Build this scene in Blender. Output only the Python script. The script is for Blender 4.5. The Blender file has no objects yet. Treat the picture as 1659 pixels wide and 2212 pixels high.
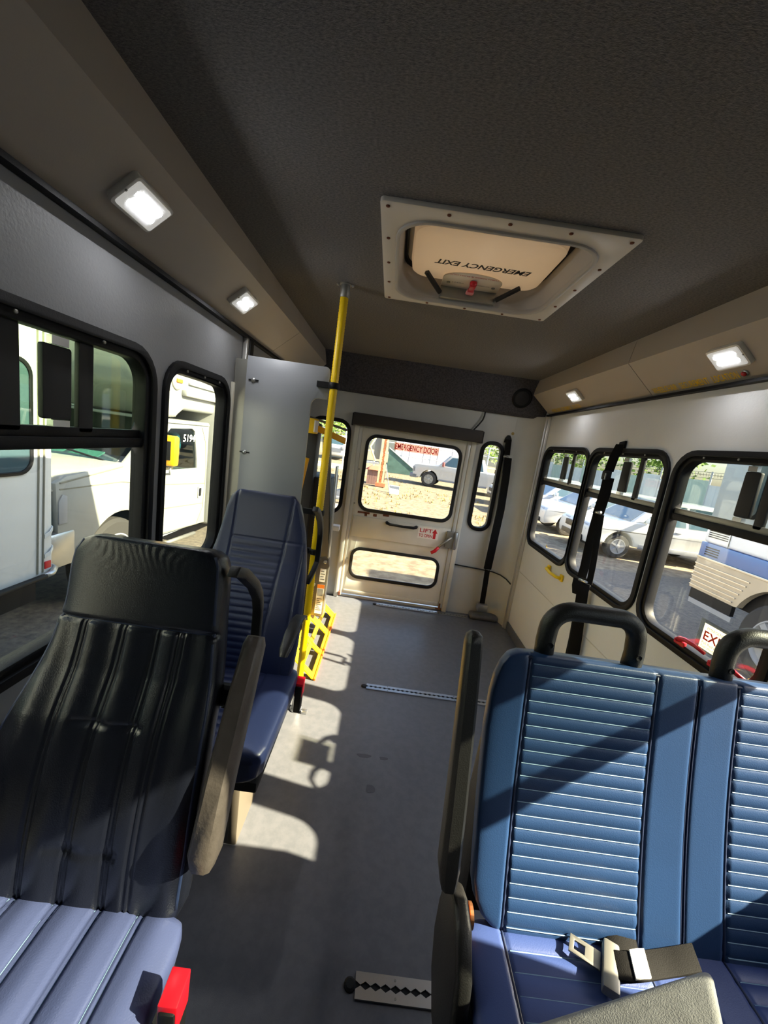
import bpy, bmesh, math, random
from mathutils import Vector, Matrix
from mathutils.geometry import tessellate_polygon
random.seed(7)
scene = bpy.context.scene
COL = scene.collection

# ------------------------------------------------------------------ camera
def cam_matrix(yaw, pitch, roll):
    cy, sy, cp, sp, cr, sr = math.cos(yaw), math.sin(yaw), math.cos(pitch), math.sin(pitch), math.cos(roll), math.sin(roll)
    f = Vector((sy*cp, cy*cp, sp)); r0 = Vector((cy, -sy, 0)); u0 = r0.cross(f)
    r = cr*r0 + sr*u0; u = -sr*r0 + cr*u0
    return Matrix((( r.x, u.x, -f.x), (r.y, u.y, -f.y), (r.z, u.z, -f.z)))
cam_d = bpy.data.cameras.new('camera'); cam = bpy.data.objects.new('camera', cam_d); COL.objects.link(cam)
cam.matrix_world = Matrix.Translation((0, 0, 1.345)) @ cam_matrix(math.radians(0.445), math.radians(-10.05), math.radians(8.385)).to_4x4()
cam_d.sensor_fit = 'HORIZONTAL'; cam_d.sensor_width = 36.0; cam_d.lens = 36.0*850/1659
cam_d.clip_start = 0.02; cam_d.clip_end = 500
scene.camera = cam

# ------------------------------------------------------------------ sky, sun, exposure
SUN_DIR = Vector((-1.19, 0.22, -0.775)).normalized()
world = bpy.data.worlds.new('sky'); scene.world = world; world.use_nodes = True
wn = world.node_tree; bg = wn.nodes['Background']
sky = wn.nodes.new('ShaderNodeTexSky'); sky.sky_type = 'NISHITA'; sky.sun_disc = False
sky.sun_elevation = math.asin(-SUN_DIR.z); sky.sun_rotation = math.atan2(-SUN_DIR.x, -SUN_DIR.y)
sky.air_density = 1.0; sky.dust_density = 2.0; sky.ozone_density = 1.0
wn.links.new(sky.outputs[0], bg.inputs[0]); bg.inputs[1].default_value = 0.32
sun_d = bpy.data.lights.new('sun', 'SUN'); sun_d.energy = 18.0; sun_d.angle = math.radians(0.6); sun_d.color = (1.0, 0.88, 0.62)
sun = bpy.data.objects.new('sun', sun_d); COL.objects.link(sun)
sun.rotation_euler = SUN_DIR.to_track_quat('-Z', 'Y').to_euler(); sun.location = (20, -4, 15)
vs = scene.view_settings; vs.view_transform = 'Standard'; vs.look = 'None'; vs.gamma = 1.0; vs.use_curve_mapping = False
vs.exposure = 1.25
cy_ = scene.cycles
cy_.max_bounces = 10; cy_.diffuse_bounces = 6; cy_.glossy_bounces = 4; cy_.transmission_bounces = 6; cy_.transparent_max_bounces = 16
cy_.caustics_reflective = False; cy_.caustics_refractive = False; cy_.sample_clamp_indirect = 6.0
try:
    cy_.use_denoising = True
except Exception:
    pass

# ------------------------------------------------------------------ materials
def S(r, g, b):
    f = lambda c: (c/12.92 if c <= 0.04045 else ((c+0.055)/1.055)**2.4)
    return (f(r/255), f(g/255), f(b/255), 1.0)
MATS = {}
def mat(name, col, rough=0.6, metal=0.0, bump=0.0, bscale=200.0, var=0.0, vscale=8.0, spec=0.5, emit=None, coat=0.0, stretch=None):
    if name in MATS: return MATS[name]
    m = bpy.data.materials.new(name); m.use_nodes = True; MATS[name] = m
    nt = m.node_tree; b = nt.nodes['Principled BSDF']
    b.inputs['Base Color'].default_value = col; b.inputs['Roughness'].default_value = rough
    b.inputs['Metallic'].default_value = metal; b.inputs['Specular IOR Level'].default_value = spec
    b.inputs['Coat Weight'].default_value = coat
    tc = nt.nodes.new('ShaderNodeTexCoord'); src = tc.outputs['Object']
    if stretch:
        mp = nt.nodes.new('ShaderNodeMapping'); mp.inputs['Scale'].default_value = stretch
        nt.links.new(src, mp.inputs['Vector']); src = mp.outputs[0]
    if var > 0:
        n = nt.nodes.new('ShaderNodeTexNoise'); n.inputs['Scale'].default_value = vscale; n.inputs['Detail'].default_value = 6
        nt.links.new(src, n.inputs['Vector'])
        r = nt.nodes.new('ShaderNodeMapRange'); r.inputs[1].default_value = 0.3; r.inputs[2].default_value = 0.7
        r.inputs[3].default_value = 1-var; r.inputs[4].default_value = 1+var
        nt.links.new(n.outputs[0], r.inputs[0])
        mx = nt.nodes.new('ShaderNodeVectorMath'); mx.operation = 'SCALE'; mx.inputs[0].default_value = col[:3]
        nt.links.new(r.outputs[0], mx.inputs['Scale']); nt.links.new(mx.outputs[0], b.inputs['Base Color'])
    if bump > 0:
        n2 = nt.nodes.new('ShaderNodeTexNoise'); n2.inputs['Scale'].default_value = bscale; n2.inputs['Detail'].default_value = 3
        nt.links.new(src, n2.inputs['Vector'])
        bp = nt.nodes.new('ShaderNodeBump'); bp.inputs['Strength'].default_value = bump; bp.inputs['Distance'].default_value = 0.002
        nt.links.new(n2.outputs[0], bp.inputs['Height']); nt.links.new(bp.outputs[0], b.inputs['Normal'])
    if emit:
        b.inputs['Emission Color'].default_value = emit[0]; b.inputs['Emission Strength'].default_value = emit[1]
    return m
def glass(name, tint, gloss=0.06, dirt=0.0):
    if name in MATS: return MATS[name]
    m = bpy.data.materials.new(name); m.use_nodes = True; MATS[name] = m
    nt = m.node_tree; nt.nodes.clear()
    out = nt.nodes.new('ShaderNodeOutputMaterial')
    t = nt.nodes.new('ShaderNodeBsdfTransparent'); t.inputs[0].default_value = tint
    g = nt.nodes.new('ShaderNodeBsdfGlossy'); g.inputs['Roughness'].default_value = 0.02
    mx = nt.nodes.new('ShaderNodeMixShader'); mx.inputs[0].default_value = gloss
    nt.links.new(t.outputs[0], mx.inputs[1]); nt.links.new(g.outputs[0], mx.inputs[2])
    last = mx
    if dirt > 0:
        d = nt.nodes.new('ShaderNodeBsdfDiffuse'); d.inputs[0].default_value = (.5, .48, .42, 1)
        tc = nt.nodes.new('ShaderNodeTexCoord'); n = nt.nodes.new('ShaderNodeTexNoise'); n.inputs['Scale'].default_value = 9; n.inputs['Detail'].default_value = 8
        nt.links.new(tc.outputs['Object'], n.inputs['Vector'])
        r = nt.nodes.new('ShaderNodeMapRange'); r.inputs[1].default_value = 0.42; r.inputs[2].default_value = 0.8; r.inputs[3].default_value = 0; r.inputs[4].default_value = dirt
        nt.links.new(n.outputs[0], r.inputs[0])
        m2 = nt.nodes.new('ShaderNodeMixShader'); nt.links.new(r.outputs[0], m2.inputs[0])
        nt.links.new(mx.outputs[0], m2.inputs[1]); nt.links.new(d.outputs[0], m2.inputs[2]); last = m2
    nt.links.new(last.outputs[0], out.inputs[0])
    return m

def film(name, col, k=0.6):
    m = bpy.data.materials.new(name); m.use_nodes = True; nt = m.node_tree; nt.nodes.clear()
    out = nt.nodes.new('ShaderNodeOutputMaterial'); d = nt.nodes.new('ShaderNodeBsdfDiffuse'); t = nt.nodes.new('ShaderNodeBsdfTranslucent'); mx = nt.nodes.new('ShaderNodeMixShader')
    d.inputs[0].default_value = col; t.inputs[0].default_value = col; mx.inputs[0].default_value = k
    nt.links.new(d.outputs[0], mx.inputs[1]); nt.links.new(t.outputs[0], mx.inputs[2]); nt.links.new(mx.outputs[0], out.inputs[0]); return m
G_SIGN = glass('pale_red_clear_film', (0.98, 0.70, 0.58, 1), 0.02)
G_FILM = glass('clear_film', (0.80, 0.80, 0.74, 1), 0.04)
G_UP = glass('right_tinted_glass', (0.56, 0.59, 0.58, 1), 0.06)
# fabric-like ceiling, wood-free floor with scuffs
def two_tone(name, c1, c2, scale, rough, lo=0.4, hi=0.6, bump=0.3, bscale=300, stretch=None, spec=0.5):
    if name in MATS: return MATS[name]
    m = bpy.data.materials.new(name); m.use_nodes = True; MATS[name] = m
    nt = m.node_tree; b = nt.nodes['Principled BSDF']; b.inputs['Roughness'].default_value = rough; b.inputs['Specular IOR Level'].default_value = spec
    tc = nt.nodes.new('ShaderNodeTexCoord'); src = tc.outputs['Object']
    if stretch:
        mp = nt.nodes.new('ShaderNodeMapping'); mp.inputs['Scale'].default_value = stretch
        nt.links.new(src, mp.inputs['Vector']); src = mp.outputs[0]
    n = nt.nodes.new('ShaderNodeTexNoise'); n.inputs['Scale'].default_value = scale; n.inputs['Detail'].default_value = 8; n.inputs['Roughness'].default_value = 0.65
    nt.links.new(src, n.inputs['Vector'])
    cr = nt.nodes.new('ShaderNodeValToRGB'); cr.color_ramp.elements[0].position = lo; cr.color_ramp.elements[0].color = c1
    cr.color_ramp.elements[1].position = hi; cr.color_ramp.elements[1].color = c2
    nt.links.new(n.outputs[0], cr.inputs[0]); nt.links.new(cr.outputs[0], b.inputs['Base Color'])
    if bump > 0:
        n2 = nt.nodes.new('ShaderNodeTexNoise'); n2.inputs['Scale'].default_value = bscale; n2.inputs['Detail'].default_value = 4
        nt.links.new(src, n2.inputs['Vector'])
        bp = nt.nodes.new('ShaderNodeBump'); bp.inputs['Strength'].default_value = bump; bp.inputs['Distance'].default_value = 0.003
        nt.links.new(n2.outputs[0], bp.inputs['Height']); nt.links.new(bp.outputs[0], b.inputs['Normal'])
    return m

M_FLOOR = two_tone('floor_vinyl', S(95, 97, 103), S(103, 104, 110), 30, 0.34, bump=0.12, bscale=500)
M_CEIL = two_tone('ceiling_fabric', S(98, 97, 97), S(136, 133, 130), 130, 0.95, 0.36, 0.64, bump=0.6, bscale=260, stretch=(1, 2.2, 1), spec=0.1)
M_BULK = two_tone('bulkhead_fabric', S(66, 66, 72), S(86, 85, 90), 90, 0.95, bump=0.5, bscale=260, spec=0.1)
M_WALL_LIT = mat('wall_laminate_lit', S(222, 222, 222), 0.45, bump=0.35, bscale=160, var=0.04, vscale=3)  # lightened to put bounce light on the right wall into the colour
M_WALL_DIM = mat('wall_laminate_dim_left', S(150, 151, 153), 0.5, bump=0.3, bscale=160, var=0.04, vscale=3)  # same laminate, darkened to paint in the dimmer light on the left
M_REAR = mat('rear_fibreglass', S(196, 196, 192), 0.4, var=0.08, vscale=3)
M_DOOR = mat('door_paint', S(214, 211, 200), 0.4, var=0.08, vscale=5)
M_COVE = mat('cove_laminate', S(184, 172, 158), 0.42, bump=0.1, bscale=300)
M_TRIM = mat('alu_trim', S(205, 203, 198), 0.35, metal=0.3)
M_BLACK = mat('black_frame', S(17, 17, 19), 0.55, bump=0.15, bscale=300, spec=0.25)
M_RUBBER = mat('black_rubber', S(20, 20, 21), 0.6)
M_PLASTIC = mat('black_plastic', S(27, 26, 26), 0.45, bump=0.3, bscale=420)
M_HEADER = mat('header_brown', S(56, 52, 50), 0.7)
M_YELLOW = mat('yellow_paint', S(250, 208, 0), 0.4, bump=0.15, bscale=120)
M_YPLATE = mat('yellow_plate', S(252, 204, 10), 0.5, var=0.08, vscale=20)
M_ORANGE = mat('orange_edge', S(226, 120, 30), 0.6)
M_STEEL = mat('steel', S(190, 190, 190), 0.3, metal=0.9)
M_ZINC = mat('zinc', S(150, 148, 140), 0.45, metal=0.7)
M_RUST = mat('rust', S(110, 62, 38), 0.9, var=0.3, vscale=60)
M_LIFT = mat('lift_bronze', S(104, 96, 84), 0.5, metal=0.2)
M_LIFTD = mat('lift_dark', S(44, 42, 42), 0.6)
M_RED = mat('red_plastic', S(200, 20, 36), 0.35)
M_REDTXT = mat('red_print', S(196, 30, 40), 0.6)
M_BLKTXT = mat('black_print', S(24, 24, 26), 0.6)
M_GOLD = mat('gold_print', S(236, 196, 20), 0.5)
M_WHITE = mat('white_vinyl', S(236, 232, 226), 0.5)
M_PINK = film('pale_red_film', S(255, 214, 190), .8)
M_REDFILM = film('red_film', S(214, 30, 34), .35)
M_SILVERTAPE = mat('silver_tape', S(226, 214, 196), 0.3)
M_LID = None
M_HATCH = mat('hatch_plastic', S(206, 200, 190), 0.45, bump=0.12, bscale=260)
M_HATCHG = mat('hatch_grey', S(176, 172, 166), 0.5)
M_LENS = mat('lens_emit', (0.55, 0.56, 0.58, 1), 0.3, emit=((1.0, 0.97, 0.9, 1), 0.16))
M_LED = mat('led_emit', (1, 1, 1, 1), 0.3, emit=((0.97, 0.98, 1.0, 1), 95.0))
M_LAMPB = mat('lamp_bezel', S(226, 222, 212), 0.4)
M_REDLED = mat('red_lens', S(190, 16, 20), 0.2, coat=0.5)
M_BENCH = mat('bench_vinyl', S(31, 58, 98), 0.42, bump=0.15, bscale=500, var=0.06, vscale=6)
M_CUSH = mat('bench_cushion_vinyl', S(54, 72, 126), 0.45, bump=0.15, bscale=500, var=0.05, vscale=6)
M_STITCH = mat('pale_stitching', S(122, 152, 176), 0.7)
M_PIPE = mat('navy_piping', S(30, 42, 72), 0.5)
M_LEATHER = mat('navy_black_leather', S(22, 24, 34), 0.30, bump=0.25, bscale=420, var=0.1, vscale=10)
M_LEATH_SUN = mat('sunlit_leather_cushion', S(76, 84, 124), 0.33, bump=0.2, bscale=420, var=0.06, vscale=8)  # seat leather lightened, sunlight on the cushion put into its colour
M_NAVY = mat('navy_vinyl', S(30, 39, 72), 0.4, bump=0.15, bscale=500)
M_WEB = mat('black_webbing', S(17, 16, 16), 0.8, bump=0.4, bscale=600, spec=0.15)
M_FLEECE = mat('grey_fleece', S(150, 148, 146), 0.95, bump=0.45, bscale=520, var=0.12, vscale=60, spec=0.1)
M_PANEL = mat('partition_laminate', S(142, 144, 148), 0.4, bump=0.1, bscale=200)
M_JAMB_SUN = mat('sunlit_cream_jamb', S(214, 208, 190), 0.6)  # pale tone holds the brightness of a sunlit strip of wall
G_CLEAR = glass('clear_glass', (0.94, 0.945, 0.94, 1), 0.05, 0.022)
G_TINT = glass('tinted_glass', (0.60, 0.63, 0.62, 1), 0.08)
G_LEFT = glass('left_glass', (0.72, 0.75, 0.73, 1), 0.05, 0.04)
G_LEFTT = glass('left_tinted_glass', (0.58, 0.66, 0.55, 1), 0.07)
G_REAR = glass('rear_glass', (0.78, 0.80, 0.80, 1), 0.04)
G_DARK = glass('dark_tinted_glass', (0.16, 0.18, 0.18, 1), 0.08)
G_CAR = glass('car_glass', (0.62, 0.72, 0.72, 1), 0.12)
M_DARKGL = mat('dark_car_glass', S(62, 84, 92), 0.08, spec=0.7, coat=0.3)
M_CREAM = mat('cream_van_paint', S(150, 151, 146), 0.35, var=0.06, vscale=4, coat=0.2)
M_CREAMN = mat('pale_bus_paint', S(214, 216, 215), 0.35, var=0.03, vscale=3, coat=0.2)
M_WHITEP = mat('white_car_paint', S(186, 186, 184), 0.3, coat=0.4)
M_SILVP = mat('pale_grey_paint', S(190, 192, 194), 0.3, coat=0.4)
M_LBLUE = mat('light_blue_paint', S(142, 170, 196), 0.35, var=0.03, vscale=3, coat=0.2)
M_BLUE = mat('bus_blue_paint', S(66, 104, 160), 0.35, coat=0.2)
M_BUSW = mat('bus_white_paint', S(226, 228, 230), 0.35, coat=0.2)
M_SKIRT = mat('ribbed_aluminium', S(178, 166, 146), 0.45, metal=0.25, var=0.08, vscale=5)
M_TYRE = mat('tyre', S(52, 50, 48), 0.85, bump=0.3, bscale=80)
M_RIM = mat('alloy_rim', S(200, 200, 200), 0.3, metal=0.6)
M_MIRY = mat('amber_yellow', S(246, 176, 12), 0.4)
M_TEAL = mat('teal_shirt', S(98, 168, 176), 0.8)
M_SKIN = mat('skin', S(196, 142, 112), 0.55)
M_HAIR = mat('dark_hair', S(40, 32, 28), 0.7)
M_GROUND = two_tone('dry_field', S(116, 103, 88), S(150, 138, 116), 5.0, 0.95, 0.40, 0.62, bump=1.0, bscale=14, spec=0.1)
M_CONT = mat('container_paint', S(188, 190, 206), 0.6, var=0.04, vscale=1)
M_GSCREEN = mat('green_screen', S(72, 100, 92), 0.8, var=0.2, vscale=3)
M_GALV = mat('galvanised', S(198, 202, 206), 0.5, metal=0.3)
M_PANELW = mat('fence_panel_white', S(236, 238, 240), 0.6, var=0.05, vscale=2)
M_PANELG = mat('fence_panel_pale_green', S(196, 214, 202), 0.6, var=0.05, vscale=2)
M_MASTY = mat('mast_yellow', S(238, 222, 150), 0.6, var=0.1, vscale=3)
M_MASTR = mat('mast_rust', S(176, 110, 74), 0.8, var=0.2, vscale=4)
M_HUT = mat('hut_boards', S(140, 108, 100), 0.8, var=0.1, vscale=4)
M_HUTR = mat('hut_roof', S(186, 110, 88), 0.8)
M_LEAF = mat('leaf_green', S(112, 140, 52), 0.7, var=0.4, vscale=1.2)
M_BARK = mat('bark', S(96, 78, 60), 0.9)
M_GRASS = mat('dry_grass', S(150, 126, 62), 0.9, var=0.25, vscale=2)
M_BARR = mat('barrier_grey', S(120, 124, 132), 0.7)
M_PAPERG = mat('green_paper', S(140, 206, 176), 0.8)

# ------------------------------------------------------------------ mesh helpers
class B:
    def __init__(s): s.v = []; s.f = []
    def add(s, vs, fs):
        k = len(s.v); s.v += [Vector(p) for p in vs]; s.f += [tuple(i+k for i in f) for f in fs]; return s
    def box(s, x0, x1, y0, y1, z0, z1):
        return s.add([(x0,y0,z0),(x1,y0,z0),(x1,y1,z0),(x0,y1,z0),(x0,y0,z1),(x1,y0,z1),(x1,y1,z1),(x0,y1,z1)],
                     [(0,3,2,1),(4,5,6,7),(0,1,5,4),(1,2,6,5),(2,3,7,6),(3,0,4,7)])
    def hexa(s, p):  # 8 points bottom ring then top ring
        return s.add(p, [(0,3,2,1),(4,5,6,7),(0,1,5,4),(1,2,6,5),(2,3,7,6),(3,0,4,7)])
    def obox(s, c, ax, ay, az):
        c, ax, ay, az = Vector(c), Vector(ax), Vector(ay), Vector(az)
        return s.hexa([c-ax-ay-az, c+ax-ay-az, c+ax+ay-az, c-ax+ay-az, c-ax-ay+az, c+ax-ay+az, c+ax+ay+az, c-ax+ay+az])
    def rings(s, rr, cap=True, closed=True):
        k = len(s.v); n = len(rr[0])
        for r in rr: s.v += [Vector(p) for p in r]
        for i in range(len(rr)-1):
            for j in range(n if closed else n-1):
                a = k+i*n+j; b = k+i*n+(j+1) % n
                s.f.append((a, b, b+n, a+n))
        if cap:
            s.f.append(tuple(k+j for j in reversed(range(n)))); s.f.append(tuple(k+(len(rr)-1)*n+j for j in range(n)))
        return s
    def tube(s, pts, r, n=10, cap=True, flat=None):
        pts = [Vector(p) for p in pts]; rr = []
        rad = r if isinstance(r, (list, tuple)) else [r]*len(pts)
        up = None
        for i, p in enumerate(pts):
            t = ((pts[min(i+1, len(pts)-1)]-pts[max(i-1, 0)])).normalized()
            if up is None:
                up = Vector((0,0,1)) if abs(t.z) < .9 else Vector((0,1,0))
            a = (up - t*up.dot(t)).normalized(); b = t.cross(a); up = a
            rr.append([p + (a*math.cos(q)+b*math.sin(q))*rad[i] for q in [2*math.pi*j/n for j in range(n)]])
        return s.rings(rr, cap)
    def ribbon(s, pts, w, t, wdir):  # flat strap through pts, width along wdir
        pts = [Vector(p) for p in pts]; rr = []
        for i, p in enumerate(pts):
            wd = Vector(wdir[i] if isinstance(wdir, list) else wdir).normalized()
            tg = (pts[min(i+1, len(pts)-1)]-pts[max(i-1, 0)]).normalized(); nn = tg.cross(wd).normalized()
            rr.append([p-wd*w/2-nn*t/2, p+wd*w/2-nn*t/2, p+wd*w/2+nn*t/2, p-wd*w/2+nn*t/2])
        return s.rings(rr)
    def plate(s, loops, t, o, u, v, d0=0.0):  # loops of 2D points (first outer, rest holes), thickness t along n=u x v starting at d0
        o, u, v = Vector(o), Vector(u), Vector(v); n = u.cross(v).normalized()
        tri = tessellate_polygon([[Vector((p[0], p[1], 0)) for p in L] for L in loops])
        flat = [p for L in loops for p in L]; N = len(flat); k = len(s.v)
        for d in (d0+t, d0): s.v += [o+u*p[0]+v*p[1]+n*d for p in flat]
        for a, b, c in tri:
            A, Bq, Cq = flat[a], flat[b], flat[c]
            if (Bq[0]-A[0])*(Cq[1]-A[1])-(Bq[1]-A[1])*(Cq[0]-A[0]) < 0: b, c = c, b
            s.f.append((k+a, k+b, k+c)); s.f.append((k+N+a, k+N+c, k+N+b))
        i0 = 0
        for li, L in enumerate(loops):
            ar = sum(L[i][0]*L[(i+1) % len(L)][1]-L[(i+1) % len(L)][0]*L[i][1] for i in range(len(L)))
            rev = (ar > 0) == (li == 0)
            for i in range(len(L)):
                a = k+i0+i; b = k+i0+(i+1) % len(L)
                s.f.append((a, a+N, b+N, b) if rev else (a, b, b+N, a+N))
            i0 += len(L)
        return s
    def cyl(s, p0, p1, r, n=16, r1=None): return s.tube([p0, p1], [r, r if r1 is None else r1], n)
    def disc_lathe(s, c, axis, prof, n=24):  # prof: list (radius, offset along axis)
        c, ax = Vector(c), Vector(axis).normalized()
        a = ax.orthogonal().normalized(); b = ax.cross(a)
        return s.rings([[c+ax*h+(a*math.cos(2*math.pi*j/n)+b*math.sin(2*math.pi*j/n))*r for j in range(n)] for r, h in prof])
    def build(s, name, m, parent=None, smooth=False, bevel=0.0, seg=2, base=None, sub=0, autos=None):
        if base is None:
            if parent is None:
                xs = [p.x for p in s.v]; ys = [p.y for p in s.v]; zs = [p.z for p in s.v]
                base = Vector(((min(xs)+max(xs))/2, (min(ys)+max(ys))/2, min(zs)))
            else: base = W0[parent.name]
        me = bpy.data.meshes.new(name); me.from_pydata([p-base for p in s.v], [], s.f); me.update()
        if smooth:
            for p in me.polygons: p.use_smooth = True
            if autos is not None:
                try: me.set_sharp_from_angle(angle=math.radians(autos))
                except Exception: pass
        me.materials.append(m)
        o = bpy.data.objects.new(name, me); COL.objects.link(o)
        if parent is None: o.location = base
        else: o.parent = parent
        W0[o.name] = base
        if bevel > 0:
            bm = bmesh.new(); bm.from_mesh(me)
            bmesh.ops.remove_doubles(bm, verts=bm.verts, dist=1e-6)
            ed = [e for e in bm.edges if len(e.link_faces) == 2 and e.calc_face_angle(0) > 0.6]
            bmesh.ops.bevel(bm, geom=ed, offset=bevel, segments=seg, profile=0.5, affect='EDGES', clamp_overlap=True)
            bm.to_mesh(me); bm.free()
            for p in me.polygons: p.use_smooth = True
            try: me.set_sharp_from_angle(angle=math.radians(40))
            except Exception: pass
        return o
W0 = {}
def tag(o, label, cat=None, group=None, kind=None):
    o['label'] = label
    if cat: o['category'] = cat
    if group: o['group'] = group
    if kind: o['kind'] = kind
    return o
def thing(name, loc, label, cat, group=None, kind=None):
    o = bpy.data.objects.new(name, None); COL.objects.link(o); o.location = loc; W0[o.name] = Vector(loc); o.empty_display_size = 0.1
    return tag(o, label, cat, group, kind)
def st(o, label, cat): return tag(o, label, cat, None, 'structure')
def copy_tree(o, parent=None):
    c = o.copy(); COL.objects.link(c)
    if parent is not None: c.parent = parent
    for ch in list(o.children): copy_tree(ch, c)
    return c
def rr(u0, u1, v0, v1, r, n=6):
    out = []
    for cx, cy, a0 in ((u1-r, v1-r, 0), (u0+r, v1-r, 90), (u0+r, v0+r, 180), (u1-r, v0+r, 270)):
        for i in range(n+1):
            a = math.radians(a0+90*i/n); out.append((cx+r*math.cos(a), cy+r*math.sin(a)))
    return out
def rect(u0, u1, v0, v1): return [(u0, v0), (u1, v0), (u1, v1), (u0, v1)]
def text(name, body, m, parent, o, u, v, w, h, d=0.0005, bold=0.0, shear=0.0):
    cu = bpy.data.curves.new('lettering', 'FONT'); cu.body = body; cu.resolution_u = 3; cu.offset = bold; cu.shear = shear
    ob = bpy.data.objects.new('lettering', cu); COL.objects.link(ob)
    dg = bpy.context.evaluated_depsgraph_get(); me = bpy.data.meshes.new_from_object(ob.evaluated_get(dg))
    bpy.data.objects.remove(ob); bpy.data.curves.remove(cu)
    xs = [q.co.x for q in me.vertices]; ys = [q.co.y for q in me.vertices]
    x0, x1, y0, y1 = min(xs), max(xs), min(ys), max(ys)
    o, u, v = Vector(o), Vector(u), Vector(v); n = u.cross(v)
    b = B(); b.add([o+u*((q.co.x-x0)/(x1-x0)*w)+v*((q.co.y-y0)/(y1-y0)*h)+n*d for q in me.vertices], [tuple(p.vertices) for p in me.polygons])
    bpy.data.meshes.remove(me)
    return b.build(name, m, parent)
UX, UY, UZ = Vector((1,0,0)), Vector((0,1,0)), Vector((0,0,1))
XL, XR, YB, ZC, YF = -0.71, 1.15, 3.2, 1.945, -1.75

# ------------------------------------------------------------------ room shell
fl = B().box(XL-.05, XR+.05, YF-.05, YB+.05, -.06, 0).build('floor', M_FLOOR); st(fl, 'dark blue-grey vinyl floor running the length of the bus aisle', 'floor')
for (x, y, r) in ((.02, 1.02, .03), (.10, 1.47, .025), (.16, 1.46, .018), (-.02, 1.46, .02)):
    pass
ce = B().box(XL-.05, XR+.05, YF-.05, YB+.05, ZC, ZC+.05)
# roof with opening for the hatch
HX0, HX1, HY0, HY1 = -.115, .558, 1.105, 1.785
HI = rr(-.065, .505, 1.17, 1.735, .10)
ce = B().plate([rect(XL-.05, XR+.05, YF-.05, YB+.05), HI], .05, (0, 0, ZC), UX, UY).build('ceiling', M_CEIL)
st(ce, 'charcoal fabric-lined bus ceiling around the roof hatch', 'ceiling')

RWIN = [(2.30, 2.99, 'small'), (1.635, 2.318, 'medium'), (1.03, 1.615, 'large'), (.38, .98, 'near')]   # along the right wall, outer frames
WZ0, WZ1 = .742, 1.482
def hole_in(y0, y1, z0=WZ0, z1=WZ1, g=.014, r=.095): return rr(y0+g, y1-g, z0+g, z1-g, r)
DOORH = rect(-.55, .35, .95, 1.68)
rw = B().plate([rect(YF, YB+.02, -.02, ZC)] + [hole_in(a, b) for a, b, _ in RWIN] + [DOORH], .045, (XR, 0, 0), UY, UZ)
rwo = rw.build('wall_right', M_WALL_LIT); st(rwo, 'pale grey textured laminate right wall of the bus with a row of windows', 'wall')
LWIN = [(.30, 1.185, 'big'), (1.225, 1.715, 'narrow'), (-.45, .25, 'front'), (2.0, 2.75, 'lift')]
lw = B().plate([rect(YF, YB+.02, -.02, ZC)] + [hole_in(a, b, .745, 1.505) for a, b, _ in LWIN], -.045, (XL, 0, 0), UY, UZ)
lwo = lw.build('wall_left', M_WALL_DIM); st(lwo, 'grey laminate left wall of the bus around two black framed windows', 'wall')
bw = B().plate([rect(XL-.04, XR+.04, -.02, ZC), rr(-.645, -.335, .72, 1.465, .10), rr(-.262, .632, .02, 1.455, .01), rr(.725, .893, .75, 1.455, .075)], -.05, (0, YB, 0), UX, UZ)
bwo = bw.build('wall_back', M_REAR); st(bwo, 'pale fibreglass rear wall of the bus around the emergency door', 'wall')
fw = B().plate([rect(XL-.04, XR+.04, -.02, ZC), rr(-.05, .85, .85, 1.55, .10)], -.05, (0, YF, 0), UX, UZ)
fwo = fw.build('wall_front', M_WALL_LIT); st(fwo, 'front wall of the bus behind the viewer with the windscreen opening', 'wall')
# rounded rear right corner
cb = B(); prof = []
for i in range(9):
    a = math.radians(90*i/8); prof.append((XR-.02-.17+.17*math.sin(a), YB-.17+.17*math.cos(a)))
prof = [(XR-.19-.004, YB-.0008)] + prof + [(XR-.002, YB-.19)]
cb.rings([[(x, y, 0.0) for x, y in prof], [(x, y, 1.70) for x, y in prof]], cap=False, closed=False)
st(cb.build('trim_1', M_REAR, smooth=True), 'curved pale fibreglass corner moulding at the rear right of the bus', 'trim')
t = B(); t.box(1.128, 1.149, 3.005, 3.02, 0, 1.70).box(1.118, 1.149, 3.026, 3.04, 0, 1.70)
st(t.build('trim_2', M_TRIM, bevel=.003), 'thin pale vertical strips where right wall meets the rear corner', 'trim')
st(B().box(.86, 1.10, 3.09, 3.19, 0, .05).build('trim_3', M_FLOOR, bevel=.03, seg=4), 'grey coved floor block in the rear right corner', 'trim')
b = B().box(1.138, 1.149, YF, 3.0, 0, .07); st(b.build('baseboard_right', M_FLOOR, bevel=.003), 'dark vinyl skirting strip along the right wall', 'baseboard')
b = B().box(-.709, -.698, YF, 3.18, 0, .07); st(b.build('baseboard_left', M_FLOOR, bevel=.003), 'dark vinyl skirting strip along the left wall', 'baseboard')
# lower wall seam on the right
st(B().box(1.1475, 1.1495, YF, 3.0, .498, .503).build('trim_4', M_TRIM), 'fine horizontal seam along the lower right wall', 'trim')

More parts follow.
